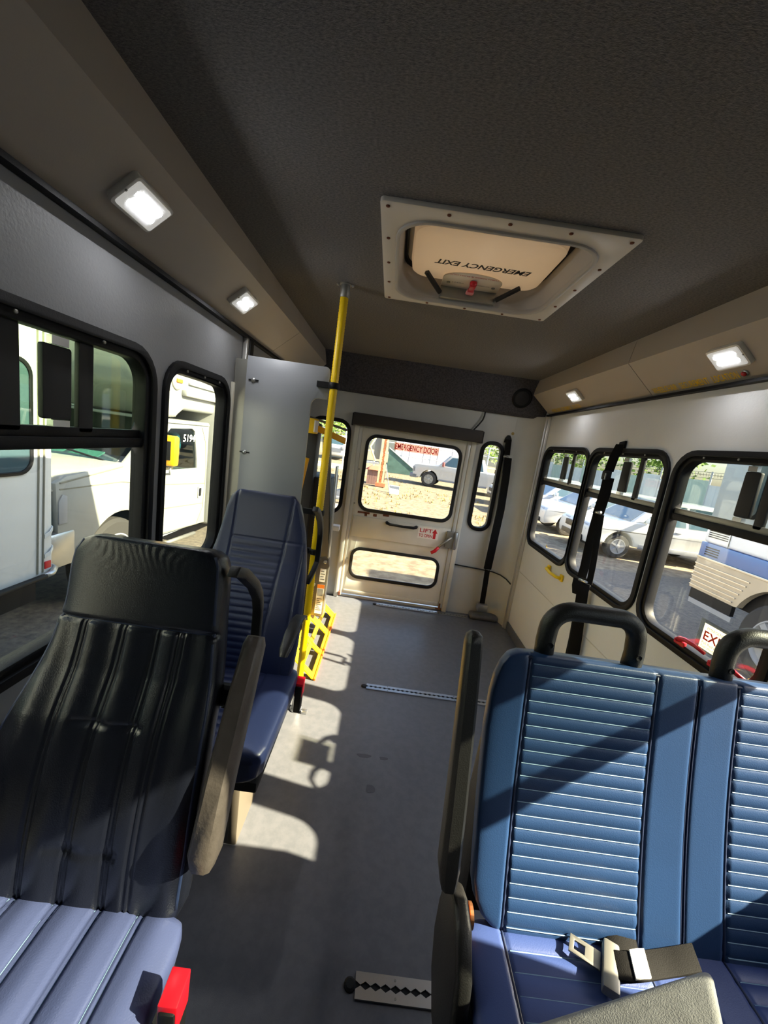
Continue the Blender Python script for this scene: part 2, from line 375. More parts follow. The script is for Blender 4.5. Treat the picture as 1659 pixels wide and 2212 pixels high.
# coves: right and left
def cove(sign, name, splits, label):
    c = thing(name, (0.22+sign*.86, 1.0, 1.70), label, 'trim', None, 'structure')
    f = lambda d: 0.22+sign*d
    for y0, y1 in splits:
        b = B(); p = [(.93, 1.715), (.78, 1.842), (.795, ZC), (.94, ZC)]
        b.rings([[(f(x), y, z) for x, z in p] for y in (y0, y1)])
        b.build('cove_panel', M_COVE, c)
    b = B().box(min(f(.905), f(.929)), max(f(.905), f(.929)), splits[0][0], splits[-1][1], 1.703, 1.714); b.build('lower_lip', M_BLACK, c)
    return c
cove(1, 'trim_5', [(YF, 1.868), (1.872, 3.06)], 'beige-grey angled cove panels with lamps along the right of the ceiling')
cove(-1, 'trim_6', [(YF, 2.20), (2.203, 3.06)], 'grey angled cove panels with lamps along the left of the ceiling')
# rear bulkhead
b = B(); p = [(3.035, ZC), (3.14, 1.70), (3.16, 1.685), (YB, 1.685), (YB, ZC)]
b.rings([[(x, y, z) for y, z in p] for x in (XL+.001, XR-.001)])
bk = b.build('trim_7', M_BULK); st(bk, 'dark charcoal fabric bulkhead above the rear emergency door', 'trim')
# speaker in bulkhead
nrm = Vector((0, -.245, -.105)).normalized()
sp = thing('speaker', (.93, 3.085, 1.80), 'round black speaker in the dark bulkhead near the rear right corner', 'speaker')
c0 = Vector((.93, 3.092, 1.812))
B().disc_lathe(c0, nrm, [(.075, -.012), (.075, .004), (.066, .008), (.062, .004)], 32).build('rim', M_BLACK, sp, smooth=True, autos=40)
B().disc_lathe(c0, nrm, [(.062, .0), (.05, .005), (.02, .008), (.001, .0085)], 32).build('grille', M_RUBBER, sp, smooth=True)

# vertical strip on the left wall beyond the narrow window, recess, and jamb painted as sunlit
st(B().box(-.709, -.69, 1.826, 1.85, 0.4, 1.712).build('trim_8', M_TRIM, bevel=.003), 'thin aluminium strip on the left wall beside the grey partition', 'trim')
st(B().box(-.709, -.695, 1.725, 1.822, .30, 1.50).build('trim_9', M_JAMB_SUN, bevel=.003), 'cream vertical jamb strip painted as sunlit between narrow window and grey partition', 'trim')
st(B().box(-.709, -.685, 1.855, 1.90, 1.05, 1.71).build('trim_10', M_RUBBER, bevel=.004), 'black rubber door seal above the grey partition', 'trim')

# ------------------------------------------------------------------ windows
WN = [0]
def side_window(x, sgn, y0, y1, z0, z1, zdiv, label, g_up, g_lo, latch=None, screws=True, slider=True):
    """sgn = +1 on right wall (inside towards -X), -1 on the left wall. Frame stands on the wall's inner face."""
    WN[0] += 1
    w = thing('window_%d' % WN[0], (x, (y0+y1)/2, z0), label, 'window', None, 'structure')
    inn = -sgn                                                   # towards the room
    u, v = (UY*inn*-1, UZ)                                       # so that u x v points into the room
    n = u.cross(v)
    if n.x*inn < 0: u = -u; n = -n
    su = 1 if u.y > 0 else -1
    R = lambda a, b, c, d, r: [(su*p[0], p[1]) for p in rr(a, b, c, d, r)]
    o = (x, 0, 0)
    r0 = .105
    B().plate([R(y0, y1, z0, z1, r0), R(y0+.022, y1-.022, z0+.022, z1-.022, r0-.022)], .012, o, u, v).build('frame', M_BLACK, w, bevel=.004)
    B().plate([R(y0+.016, y1-.016, z0+.016, z1-.016, r0-.016), R(y0+.040, y1-.040, z0+.042, z1-.040, r0-.04)], .040, o, u, v, d0=-.037).build('inner_frame', M_BLACK, w, bevel=.003)
    a0, a1, b0, b1 = y0+.040, y1-.040, z0+.042, z1-.040
    if zdiv:
        B().plate([[(su*q[0], q[1]) for q in rect(a0-.004, a1+.004, zdiv-.028, zdiv-.002)]], .026, o, u, v, d0=-.03).build('divider', M_BLACK, w, bevel=.003)
        B().plate([[(su*q[0], q[1]) for q in rect(a0-.004, a1+.004, zdiv-.002, zdiv+.020)]], .016, o, u, v, d0=-.03).build('slide_track', M_ZINC if sgn > 0 else M_BLACK, w, bevel=.002)
        B().plate([R(a0-.003, a1+.003, b0-.003, zdiv-.02, .05) ], .003, o, u, v, d0=-.026).build('lower_pane', g_lo, w)
        B().plate([R(a0-.003, a1+.003, zdiv+.008, b1+.003, .05)], .003, o, u, v, d0=-.030).build('upper_pane', g_up, w)
        if latch is not None:
            for yy, wd, dd in latch:
                B().plate([[(su*q[0], q[1]) for q in rr(yy-wd/2, yy+wd/2, zdiv+(.008 if dd else .035), b1-(-.002 if dd else .022), .006, 2)]], .012, o, u, v, d0=-.026).build('sliding_stile', M_RUBBER, w, bevel=.003)
            yy, wd, dd = latch[0]
            B().plate([[(su*q[0], q[1]) for q in rect(yy-wd*.3, yy+wd*.3, b1-.021, b1-.004)]], .012, o, u, v, d0=-.02).build('upper_catch', M_STEEL, w)
            B().plate([[(su*q[0], q[1]) for q in rect(yy-wd*.3, yy+wd*.3, zdiv+.020, zdiv+.034)]], .014, o, u, v, d0=-.02).build('lower_catch', M_STEEL, w)
    else:
        B().plate([R(a0-.003, a1+.003, b0-.003, b1+.003, .05)], .003, o, u, v, d0=-.026).build('pane', g_lo, w)
    if screws:
        for k in range(3):
            yy = y0+(y1-y0)*(k+1)/4
            B().disc_lathe((x+inn*.012, yy, z1-.028), (inn, 0, 0), [(.004, -.001), (.004, .002), (.002, .003)], 8).build('screw', M_ZINC, w)
    return w
w_small = side_window(XR, 1, 2.30, 2.99, WZ0, WZ1, 1.235, 'small black framed sliding window at the rear end of the right wall', G_UP, G_CLEAR, [(2.655, .065, 0), (2.545, .03, 1)])
w_med = side_window(XR, 1, 1.635, 2.318, WZ0, WZ1, 1.235, 'middle black framed sliding window behind the hanging belt on right wall', G_UP, G_CLEAR, [(1.968, .065, 0), (1.855, .03, 1)])
w_large = side_window(XR, 1, 1.03, 1.615, WZ0, WZ1, 1.235, 'black framed right window with the emergency exit sticker and red handle', G_UP, G_CLEAR, [(1.285, .055, 0), (1.218, .03, 1)])
side_window(XR, 1, .38, .98, WZ0, WZ1, 1.235, 'black framed window on the right wall beside the blue bench, out of view', G_UP, G_CLEAR, None)
wl_big = side_window(XL, -1, .30, 1.185, .745, 1.505, 1.255, 'large black framed sliding window on the left beside the dark seat', G_LEFTT, G_LEFT, [(.865, .074, 0), (.945, .044, 1), (.735, .085, 1)])
wl_nar = side_window(XL, -1, 1.225, 1.715, .745, 1.505, None, 'narrow tall black framed fixed window on the left wall', G_LEFT, G_LEFT)
side_window(XL, -1, -.45, .25, .745, 1.505, 1.255, 'black framed left window beside the driver area, out of view', G_DARK, G_DARK)
side_window(XL, -1, 2.0, 2.75, .745, 1.505, None, 'black framed window in the lift door behind the grey partition', G_LEFT, G_LEFT)
# rear fixed windows
def rear_window(a, b, c, d, r, label, g=G_REAR):
    WN[0] += 1
    w = thing('window_%d' % WN[0], ((a+b)/2, YB, c), label, 'window', None, 'structure')
    B().plate([rr(a, b, c, d, r), rr(a+.03, b-.03, c+.03, d-.03, r-.03)], .05, (0, YB, 0), UX, UZ, d0=-.035).build('frame', M_BLACK, w, bevel=.005)
    B().plate([rr(a+.025, b-.025, c+.025, d-.025, r-.025)], .004, (0, YB, 0), UX, UZ, d0=-.02).build('pane', g, w)
    return w
rear_window(-.665, -.325, .70, 1.475, .105, 'tall black framed rear window on the left behind the yellow pole')
rear_window(.715, .905, .735, 1.472, .085, 'slim black framed rear window beside the hanging black belt')
rear_window_front = None
WN[0] += 1
w = thing('window_%d' % WN[0], (.22, YF, .72), 'front windscreen of the bus behind the viewer', 'window', None, 'structure')
B().plate([rr(-.08, .88, .82, 1.58, .12), rr(-.03, .83, .87, 1.53, .09)], .05, (0, YF, 0), UX, UZ, d0=-.03).build('frame', M_BLACK, w)
B().plate([rr(-.05, .85, .85, 1.55, .09)], .004, (0, YF, 0), UX, UZ, d0=-.02).build('pane', G_DARK, w)

WN[0] += 1
w = thing('window_%d' % WN[0], (XR, -.12, .95), 'glazed upper part of the front entry door behind the viewer', 'window', None, 'structure')
B().plate([[(-p[0], p[1]) for p in rect(-.58, .372, .92, 1.71)], [(-p[0], p[1]) for p in rect(-.53, .345, .97, 1.66)]], .03, (XR, 0, 0), -UY, UZ, d0=-.02).build('frame', M_BLACK, w)
B().plate([[(-p[0], p[1]) for p in rect(-.54, .348, .96, 1.67)]], .004, (XR, 0, 0), -UY, UZ, d0=-.02).build('pane', G_TINT, w)
# exit sticker and red release handle on the third right window
d = thing('exit_sticker', (1.168, 1.245, .80), 'white emergency EXIT sticker at the bottom of the right window', 'sticker')
sx = 1.170
B().plate([rect(-1.315, -1.165, .800, .905)], .001, (sx, 0, 0), -UY, UZ).build('clear_backing', G_FILM, d)
B().plate([rect(-1.296, -1.172, .806, .893)], .001, (sx-.0012, 0, 0), -UY, UZ).build('label', film('white_film', S(250, 246, 236), .6), d)
text('lettering', 'EXIT', M_REDTXT, d, (sx-.0026, 1.287, .838), -UY, UZ, .096, .032, bold=.02)
text('lettering', 'EMERGENCY', M_BLKTXT, d, (sx-.0026, 1.280, .876), -UY, UZ, .080, .009)
text('lettering', 'Pull Red Handle', M_BLKTXT, d, (sx-.0026, 1.287, .823), -UY, UZ, .09, .010)
text('lettering', 'Push Window Out', M_BLKTXT, d, (sx-.0026, 1.287, .811), -UY, UZ, .09, .009)
for dy in (0, -.155):
    hl = B().tube([(1.150, 1.365+dy, .790), (1.138, 1.345+dy, .802), (1.130, 1.31+dy, .814), (1.130, 1.27+dy, .816), (1.142, 1.235+dy, .806)], [.009, .010, .008, .007, .006], 10).build('release_handle', M_RED, w_large, smooth=True)
    hl['label'] = 'red release handle'
    B().box(1.142, 1.155, 1.325+dy, 1.375+dy, .776, .796).build('handle_base', M_RED, hl, base=W0[w_large.name], bevel=.004)

# ------------------------------------------------------------------ rear emergency door
dr = thing('door_1', (.18, YB-.02, .03), 'white rear emergency door with two windows and a lift latch', 'door', None, 'structure')
YD = YB-.012
for nm, a, b in (('frame_post', -.300, -.262), ('frame_post', .632, .672)):
    B().box(a, b, YB-.035, YB+.01, 0.0, 1.47).build(nm, M_DOOR, dr, bevel=.006)
B().box(-.262, -.236, YB-.028, YB+.01, 0.02, 1.45).build('frame_channel', M_TRIM, dr, bevel=.004)
B().box(.600, .632, YB-.028, YB+.01, 0.02, 1.45).build('frame_channel', M_TRIM, dr, bevel=.004)
leaf = B().plate([rect(-.236, .600, .035, 1.445), rr(-.185, .565, .780, 1.375, .075), rr(-.185, .535, .200, .440, .065)], .03, (0, YB+.012, 0), UX, UZ)
leaf.build('leaf', M_DOOR, dr, bevel=.003)
B().plate([rr(-.200, .580, .763, 1.392, .09), rr(-.173, .553, .790, 1.365, .065)], .016, (0, YB-.018, 0), UX, UZ, d0=-.01).build('upper_seal', M_RUBBER, dr, bevel=.004)
B().plate([rr(-.203, .553, .181, .458, .085), rr(-.178, .528, .207, .433, .06)], .016, (0, YB-.018, 0), UX, UZ, d0=-.01).build('lower_seal', M_RUBBER, dr, bevel=.004)
B().plate([rr(-.18, .56, .785, 1.37, .065)], .004, (0, YB, 0), UX, UZ, d0=-.012).build('upper_pane', G_REAR, dr)
B().plate([rr(-.18, .53, .205, .436, .06)], .004, (0, YB, 0), UX, UZ, d0=-.012).build('lower_pane', G_REAR, dr)
B().plate([rect(-.222, .590, .545, .722)], .012, (0, YB-.018, 0), UX, UZ).build('middle_panel', M_DOOR, dr, bevel=.004)
B().plate([rect(-.222, .590, .045, .075)], .010, (0, YB-.018, 0), UX, UZ).build('kick_strip', M_DOOR, dr, bevel=.003)
B().plate([rect(-.215, -.20, .45, .75)], .002, (0, YB-.02, 0), UX, UZ)
for q in ((-.19, .750, .10, .006), (-.13, .742, .02, .016), (-.06, .744, .03, .012), (.02, .752, .05, .006)):
    B().plate([rect(q[0], q[0]+q[2], q[1]-q[3], q[1]+.01)], .001, (0, YB-.0185, 0), UX, UZ).build('rust_stain', M_RUST, dr)
for x0, x1, z0, z1 in ((-.262, -.245, .02, .05), (.575, .625, .02, .03), (.60, .612, .03, .07)):
    B().box(x0, x1, YB-.042, YB-.03, z0, z1).build('rust_patch', M_RUST, dr)
b = B(); b.tube([(.060, YB-.03, .700), (.064, YB-.052, .700), (.085, YB-.060, .694), (.20, YB-.060, .690), (.282, YB-.060, .692), (.302, YB-.052, .698), (.306, YB-.03, .698)], [.013, .014, .012, .010, .012, .014, .013], 8)
b.build('pull_handle', M_BLACK, dr, smooth=True)
# latch
B().plate([rr(.560, .655, .565, .705, .008)], .02, (0, YB-.036, 0), UX, UZ).build('latch_plate', M_ZINC, dr, bevel=.003)
B().box(.622, .648, YB-.07, YB-.05, .56, .705).build('latch_bar', M_STEEL, dr, bevel=.003)
lv = B().tube([(.60, YB-.075, .665), (.55, YB-.085, .62), (.50, YB-.088, .565)], .010, 10).build('latch_lever', M_ZINC, dr, smooth=True)
B().tube([(.505, YB-.088, .570), (.48, YB-.090, .535), (.450, YB-.092, .515)], [.013, .015, .013], 12).build('red_grip', M_RED, lv, smooth=True)
for z in (.35, .82, 1.1):
    B().disc_lathe((-.225, YB-.0186, z), (0, -1, 0), [(.007, 0), (.007, .003), (.003, .005)], 10).build('bolt', M_ZINC, dr)
# signs on the door
s1 = thing('emergency_door_sign', (.21, YB-.004, 1.285), 'red lettered EMERGENCY DOOR strip on the rear door window', 'sign')
o1 = Vector((.030, YB+.006, 1.293)); B().plate([rect(0, .360, 0, .062)], .001, o1, UX, UZ).build('backing', G_SIGN, s1)
text('lettering', 'EMERGENCY DOOR', M_REDFILM, s1, o1+Vector((.008, -.0015, .008)), UX, UZ, .345, .046, bold=.012)
s2 = thing('lift_to_open_sign', (.41, YB-.03, .612), 'white sign reading LIFT TO OPEN with a red arrow', 'sign')
o2 = Vector((.325, YB-.031, .612)); B().plate([rect(0, .172, 0, .096)], .001, o2, UX, UZ).build('backing', M_WHITE, s2)
text('lettering', 'LIFT', M_REDTXT, s2, o2+Vector((.014, -.0015, .052)), UX, UZ, .105, .032, bold=.01)
text('lettering', 'TO OPEN', M_REDTXT, s2, o2+Vector((.010, -.0015, .012)), UX, UZ, .112, .026, bold=.012)
B().plate([[(.128, .008), (.150, .008), (.150, .055), (.162, .055), (.139, .090), (.116, .055), (.128, .055)]], .0006, o2+Vector((0, -.001, 0)), UX, UZ).build('arrow', M_REDTXT, s2)
hd = thing('door_header', (.19, YB-.06, 1.445), 'long dark brown padded header bar above the rear emergency door', 'header')
B().box(-.318, .698, YB-.085, YB-.001, 1.442, 1.535).build('cover', M_HEADER, hd, bevel=.006)
B().box(-.325, -.318, YB-.08, YB-.001, 1.435, 1.53).build('end_cap', M_BLACK, hd)
B().box(.698, .705, YB-.08, YB-.001, 1.44, 1.53).build('end_cap', M_BLACK, hd)
wv = B().tube([(.695, YB-.02, 1.70), (.692, YB-.03, 1.655), (.683, YB-.035, 1.62), (.655, YB-.04, 1.575), (.625, YB-.045, 1.535)], .006, 8).build('header_wire', M_RUBBER, smooth=True)
tag(wv, 'short black wire running from the bulkhead to the door header', 'wire')
cd = B().tube([(.672, YB-.012, .425), (.78, YB-.012, .42), (.90, YB-.014, .415), (1.00, YB-.02, .41), (1.06, 3.155, .40), (1.10, 3.11, .385), (1.125, 3.05, .365)], .0055, 8).build('cable', M_RUBBER, smooth=True)
tag(cd, 'thin black cable clipped along the rear wall below the slim window', 'cable')
for k, (x, z) in enumerate(((.945, 1.552), (1.005, 1.535))):
    B().disc_lathe((x, YB-.001, z), (0, -1, 0), [(.012, -.002), (.012, .0008)], 10).build('glue_stain', mat('glue', S(178, 150, 90), .8), bwo, base=W0[bwo.name])

# ------------------------------------------------------------------ roof hatch
hh = thing('roof_hatch', (.22, 1.44, ZC), 'pale plastic emergency exit roof hatch in the charcoal ceiling', 'hatch')
DN = Vector((0, 0, -1))
B().plate([rr(HX0, HX1, -HY1, -HY0, .012, 3), [(x, -y) for x, y in rr(-.065, .505, 1.17, 1.735, .10)]], .012, (0, 0, ZC), UX, -UY).build('outer_frame', M_HATCH, hh, bevel=.005)
B().plate([[(x, -y) for x, y in rr(-.072, .512, 1.163, 1.742, .105)], [(x, -y) for x, y in rr(-.060, .500, 1.175, 1.730, .095)]], .018, (0, 0, ZC), UX, -UY).build('inner_lip', M_HATCHG, hh, bevel=.003)
th = B(); ring = rr(-.064, .504, 1.171, 1.734, .10); ring2 = rr(-.050, .490, 1.185, 1.720, .09)
th.rings([[(x, y, ZC-.004) for x, y in ring], [(x, y, ZC+.115) for x, y in ring2]], cap=False); th.build('throat', M_HATCHG, hh, smooth=True)
th = B(); th.rings([[(x, y, ZC+.086) for x, y in rr(-.050, .490, 1.185, 1.720, .09)], [(x, y, ZC+.098) for x, y in rr(-.046, .486, 1.189, 1.716, .09)], [(x, y, ZC+.098) for x, y in rr(-.038, .478, 1.197, 1.708, .085)], [(x, y, ZC+.086) for x, y in rr(-.038, .478, 1.197, 1.708, .085)]], cap=False); th.build('rubber_seal', M_RUBBER, hh, smooth=True, autos=30)
B().rings([[(x, y, ZC+.128) for x, y in rr(-.07, .51, 1.165, 1.74, .10)], [(x, y, ZC+.100) for x, y in rr(-.045, .485, 1.19, 1.715, .09)], [(x, y, ZC+.092) for x, y in rr(-.022, .472, 1.326, 1.700, .07)], [(x, y, ZC+.110) for x, y in rr(-.028, .478, 1.320, 1.706, .07)]], cap=False).build('lid_rim', M_HATCHG, hh, smooth=True, autos=35)
lid = B().rings([[(x, y, ZC+.108) for x, y in rr(-.028, .478, 1.320, 1.706, .07)], [(x, y, ZC+.092) for x, y in rr(-.024, .474, 1.324, 1.702, .07)], [(x, y, ZC+.060) for x, y in rr(-.016, .466, 1.332, 1.694, .06)], [(x, y, ZC+.055) for x, y in rr(-.008, .458, 1.340, 1.688, .055)]]).build('lid', film('lid_plastic', S(222, 210, 194), .20), hh, smooth=True, autos=35)
text('lettering', 'EMERGENCY EXIT', M_BLKTXT, lid, (.405, 1.520, ZC+.0545), -UX, UY, .345, .036, bold=.028, shear=.25)
B().plate([rect(-.230, -.145, 1.518, 1.556)], .0003, (0, 0, ZC+.0546), -UX, UY) if False else None
B().box(.11, .36, 1.205, 1.222, ZC+.085, ZC+.097).build('hinge_rod', M_HATCHG, hh, bevel=.004)
B().box(.02, .07, 1.198, 1.216, ZC+.08, ZC+.095).build('hinge_tab', M_WHITE, hh, bevel=.002)
for x in (.095, .372): B().box(x-.018, x+.018, 1.195, 1.225, ZC+.075, ZC+.099).build('hinge_block', M_RUBBER, hh, bevel=.002)
# latch plate with curved top
arc = [(.105, -1.715), (.33, -1.715), (.33, -1.66)] + [(.2175+.1125*math.cos(math.radians(a)), -1.625+.055*math.sin(math.radians(a))-.03*0) for a in range(0, 181, 15)] + [(.105, -1.66)]
arc = [(x, y) for x, y in arc]
lp = B().plate([arc], .006, (0, 0, ZC+.045), UX, -UY).build('latch_plate', M_SILVERTAPE, hh, bevel=.002)
B().box(.105, .33, 1.705, 1.725, ZC-.002, ZC+.045).build('latch_bracket', M_ZINC, hh, bevel=.003)
text('lettering', 'TURN KNOB & PUSH OUT', M_REDTXT, lp, (.31, 1.583, ZC+.0385), -UX, UY, .185, .008)
text('lettering', 'TO OPEN', M_BLKTXT, lp, (.29, 1.65, ZC+.0385), -UX, UY, .05, .007)
text('lettering', 'VENT', M_BLKTXT, lp, (.19, 1.65, ZC+.0385), -UX, UY, .05, .007)
kb = B(); kb.disc_lathe((.222, 1.625, ZC+.037), DN, [(.014, 0), (.014, .012), (.010, .016)], 16); kb.box(.211, .233, 1.62, 1.68, ZC+.018, ZC+.030); kb.build('knob', M_RED, hh, bevel=.003)
B().box(.206, .238, 1.672, 1.70, ZC+.014, ZC+.028).build('knob_tip', mat('pink_plastic', S(226, 140, 140), .5), hh, bevel=.006)
for x in (.13, .305): B().disc_lathe((x, 1.66, ZC+.039), DN, [(.007, 0), (.007, .003), (.003, .004)], 10).build('rivet', M_ZINC, hh)
for s_ in ((.105, 1.70, .04, 1.63), (.33, 1.70, .405, 1.65)):
    B().tube([(s_[0], s_[1], ZC+.012), (s_[2], s_[3], ZC+.05)], .010, 6).build('strut', M_RUBBER, hh)
for x, y in [(HX0+.02+i*(HX1-HX0-.04)/4, yy) for i in range(5) for yy in (HY0+.02, HY1-.02)] + [(xx, HY0+.02+i*(HY1-HY0-.04)/4) for i in range(1, 4) for xx in (HX0+.02, HX1-.02)]:
    B().disc_lathe((x, y, ZC-.012), DN, [(.0055, -.001), (.0055, .002), (.002, .003)], 8).build('screw', M_RUST, hh)

# ------------------------------------------------------------------ cove lamps, text
LAMPG = 'white LED lamps on the cove panels'
def lamp(sign, y, label):
    f = lambda d: 0.22+sign*d
    p0 = Vector((f(.93), 0, 1.715)); p1 = Vector((f(.78), 0, 1.842))
    v = (p1-p0).normalized(); u = Vector((0, -sign, 0)); n = u.cross(v)
    c = p0+(p1-p0)*.56; c.y = y
    L = thing('cove_lamp', c, label, 'lamp', LAMPG)
    B().plate([rr(-.066, .066, -.041, .041, .010)], .016, c, u, v).build('bezel', M_LAMPB, L, bevel=.005)
    B().plate([rr(-.059, .059, -.034, .034, .006)], .004, c, u, v, d0=.0155).build('lens', M_LENS, L, bevel=.0015)
    led = B()
    for i in range(5):
        for j in range(2):
            q = c+u*((i-2)*.0185)+v*((j-.5)*.024)+n*.0195
            led.disc_lathe(q, n, [(.0075, 0), (.006, .001), (.001, .0013)], 10)
    led.build('led_dots', M_LED, L)
    for k in (-1, 1): B().disc_lathe(c+u*k*.0605+n*.016, n, [(.003, 0), (.003, .0015), (.001, .002)], 8).build('screw', M_ZINC, L)
    return L
lamp(-1, .965, 'lit LED lamp on left cove nearest the viewer')
lamp(-1, 1.575, 'lit LED lamp on the left cove above the grey partition')
lamp(1, 1.385, 'lit LED lamp on right cove next to the red indicator')
lamp(1, 2.49, 'lit LED lamp on right cove near the rear bulkhead')
def cove_text(y0, y1, label):
    p0 = Vector((1.15, 0, 1.715)); p1 = Vector((1.0, 0, 1.842)); v = (p1-p0).normalized(); u = -UY
    o = p0+v*.018; o.y = y0
    s = thing('securement_lettering', o, label, 'lettering', 'yellow lettering on the right cove')
    full = y0-y1
    text('lettering', 'WHEELCHAIR', M_GOLD, s, o, u, v, full*.34, .03, d=.0012, bold=.012)
    text('lettering', 'SECUREMENT', M_GOLD, s, o+u*full*.38, u, v, full*.33, .03, d=.0012, bold=.012)
    text('lettering', 'LOCATION', M_GOLD, s, o+u*full*.75, u, v, full*.25, .03, d=.0012, bold=.012)
cove_text(1.845, 1.405, 'yellow WHEELCHAIR SECUREMENT LOCATION lettering beside the red indicator')
cove_text(2.965, 2.53, 'yellow WHEELCHAIR SECUREMENT LOCATION lettering near the rear bulkhead')
p0 = Vector((1.15, 1.378, 1.715)); p1 = Vector((1.0, 1.378, 1.842)); v_ = (p1-p0).normalized(); n_ = (-UY).cross(v_)
ind = thing('indicator_light', p0+v_*.035, 'small round red indicator light under the right cove lamp', 'light')
B().disc_lathe(p0+v_*.035, n_, [(.012, -.002), (.012, .004), (.010, .006)], 16).build('rim', M_STEEL, ind, smooth=True, autos=40)
B().disc_lathe(p0+v_*.035, n_, [(.0095, .005), (.008, .010), (.004, .013), (.0005, .0135)], 16).build('lens', M_REDLED, ind, smooth=True)

# ------------------------------------------------------------------ padded upholstery
def interp(tab, v):
    for (v0, a), (v1, b) in zip(tab, tab[1:]):
        if v <= v1: 
            t = 0 if v1 == v0 else (v-v0)/(v1-v0); return a+(b-a)*max(0, t)
    return tab[-1][1]
class Pad:
    """upholstered slab: origin o at v=0, vdir*len, normal n; outline x0(v), x1(v); front thickness tf, back tb; disp(x, s) relief"""
    def __init__(s, o, vdir, L, n, left, right, tf, tb, disp, curve=None, pe=7.0, pv=9.0):
        s.o, s.vd, s.L, s.n, s.left, s.right, s.tf, s.tb, s.disp, s.curve, s.pe, s.pv = Vector(o), Vector(vdir).normalized(), L, Vector(n).normalized(), left, right, tf, tb, disp, curve, pe, pv
    def th(s, q, p): return max(0.0, 1-abs(q)**p)**(1/p)
    def front(s, x, v, lift=0.0):
        x0, x1 = interp(s.left, v), interp(s.right, v); q = (2*x-x0-x1)/(x1-x0)
        k = s.th(max(-1, min(1, q)), s.pe)*s.th(2*v-1, s.pv)
        p = s.o+s.vd*(v*s.L)+s.n*(s.tf*k+(s.disp(x, v*s.L)*min(1, 3*k) if s.disp else 0)+(s.curve(v) if s.curve else 0)+lift); p.x = x
        return p
    def mesh(s, nu, nv):
        rr_ = []
        for i in range(nv+1):
            t = i/nv; v = t if nv < 40 else t
            e = min(t, 1-t)
            x0, x1 = interp(s.left, v), interp(s.right, v); row = []
            kv = s.th(2*v-1, s.pv)
            for j in range(nu+1):
                q = -1+2*j/nu; q = math.copysign(1-(1-abs(q))**1.25, q)
                x = (x0+x1)/2+q*(x1-x0)/2; row.append(s.front(x, v))
            for j in range(15, 0, -1):
                q = -1+2*j/16; q = math.copysign(1-(1-abs(q))**1.6, q); x = (x0+x1)/2+q*(x1-x0)/2
                p = s.o+s.vd*(v*s.L)-s.n*(s.tb*s.th(q, 4)*kv)+s.n*(s.curve(v) if s.curve else 0); p.x = x; row.append(p)
            rr_.append(row)
        return B().rings(rr_)
def dirn(y0, z0, y1, z1):
    d = Vector((0, y1-y0, z1-z0)); L = d.length; d.normalize(); return d, L, Vector((0, -d.z, d.y))
def groove(x, x0, w, dp): return -dp*math.exp(-((x-x0)/w)**2)
PITCH = .0245

# ---- double bench on the right
bench = thing('bench_seat', (.69, .45, 0), 'blue vinyl double bench seat with ribbed backrests on the right', 'seat')
vd, L, nn = dirn(.625, .452, .765, .962)
SEAMS = (.343, .605, .690, .773, 1.035)
def bench_disp(x, s):
    d = sum(groove(x, q, .0035, .006) for q in SEAMS)
    if (.343 < x < .605 or .773 < x < 1.035) and .02 < s < L-.015:
        ph = ((s-.02) % PITCH)/PITCH; d += .0026*(abs(math.sin(math.pi*ph))**.6-1)
    return d
BL = [(0, .352), (.012, .335), (.03, .318), (.06, .300), (.10, .288), (.16, .280), (.45, .275), (.70, .272), (.83, .275), (.90, .280), (.95, .289), (.98, .300), (1, .322)]
back = Pad((0, .625, .452), vd, L, nn, BL, [(v, 1.38-x) for v, x in BL], .030, .050, bench_disp, curve=lambda v: -.012*math.sin(math.pi*v), pe=12, pv=16)
bo = back.mesh(200, 210).build('backrest', M_BENCH, bench, smooth=True)
for a, c in ((.350, .599), (.779, 1.029)):
    stc = B(); k = 0
    while .02+k*PITCH < L-.015:
        s_ = .02+k*PITCH
        stc.tube([back.front(a+(c-a)*i/16, s_/L, .0007) for i in range(17)], .0010, 5); k += 1
    stc.build('rib_stitching', M_STITCH, bo)
for q in (.343, .605, .773, 1.035):
    B().tube([back.front(q, .02+.96*i/40, .0015) for i in range(41)], .0032, 6).build('piping', M_PIPE, bo, smooth=True)
for q in (.687, .693):
    B().tube([back.front(q, .03+.94*i/40, .001) for i in range(41)], .0011, 5).build('centre_stitching', M_PIPE, bo)
B().tube([back.front(interp(BL, v)+.012, v, -.004) for v in [.03+.94*i/30 for i in range(31)]], .0035, 6).build('edge_piping', M_PIPE, bo, smooth=True)
B().tube([back.front(.33+.72*i/40, .985, -.004) for i in range(41)], .0035, 6).build('edge_piping', M_PIPE, bo, smooth=True)
# cushion
CL = .44
def cush_disp(x, s):
    d = sum(groove(x, q, .0035, .005) for q in SEAMS)
    if .343 < x < .605 or .773 < x < 1.035:
        ph = ((s) % .030)/.030; d += .0035*(abs(math.sin(math.pi*ph))**.55-1)
    return d
QL = [(0, .30), (.02, .285), (.06, .272), (.5, .266), (.94, .272), (.98, .285), (1, .30)]
cu = Pad((0, .185, .435), (0, 1, .02), CL, (0, -.02, 1), QL, [(v, 1.38-x) for v, x in QL], .030, .075, cush_disp, pe=9, pv=9)
co = cu.mesh(160, 150).build('cushion', M_CUSH, bench, smooth=True)
for a, c in ((.350, .599), (.779, 1.029)):
    stc = B()
    for k in range(1, 14):
        stc.tube([cu.front(a+(c-a)*i/12, k*.030/CL, .0006) for i in range(13)], .0010, 5)
    stc.build('rib_stitching', M_STITCH, co)
for q in (.343, .605, .773, 1.035):
    B().tube([cu.front(q, .03+.94*i/24, .0012) for i in range(25)], .0030, 6).build('piping', M_PIPE, co, smooth=True)
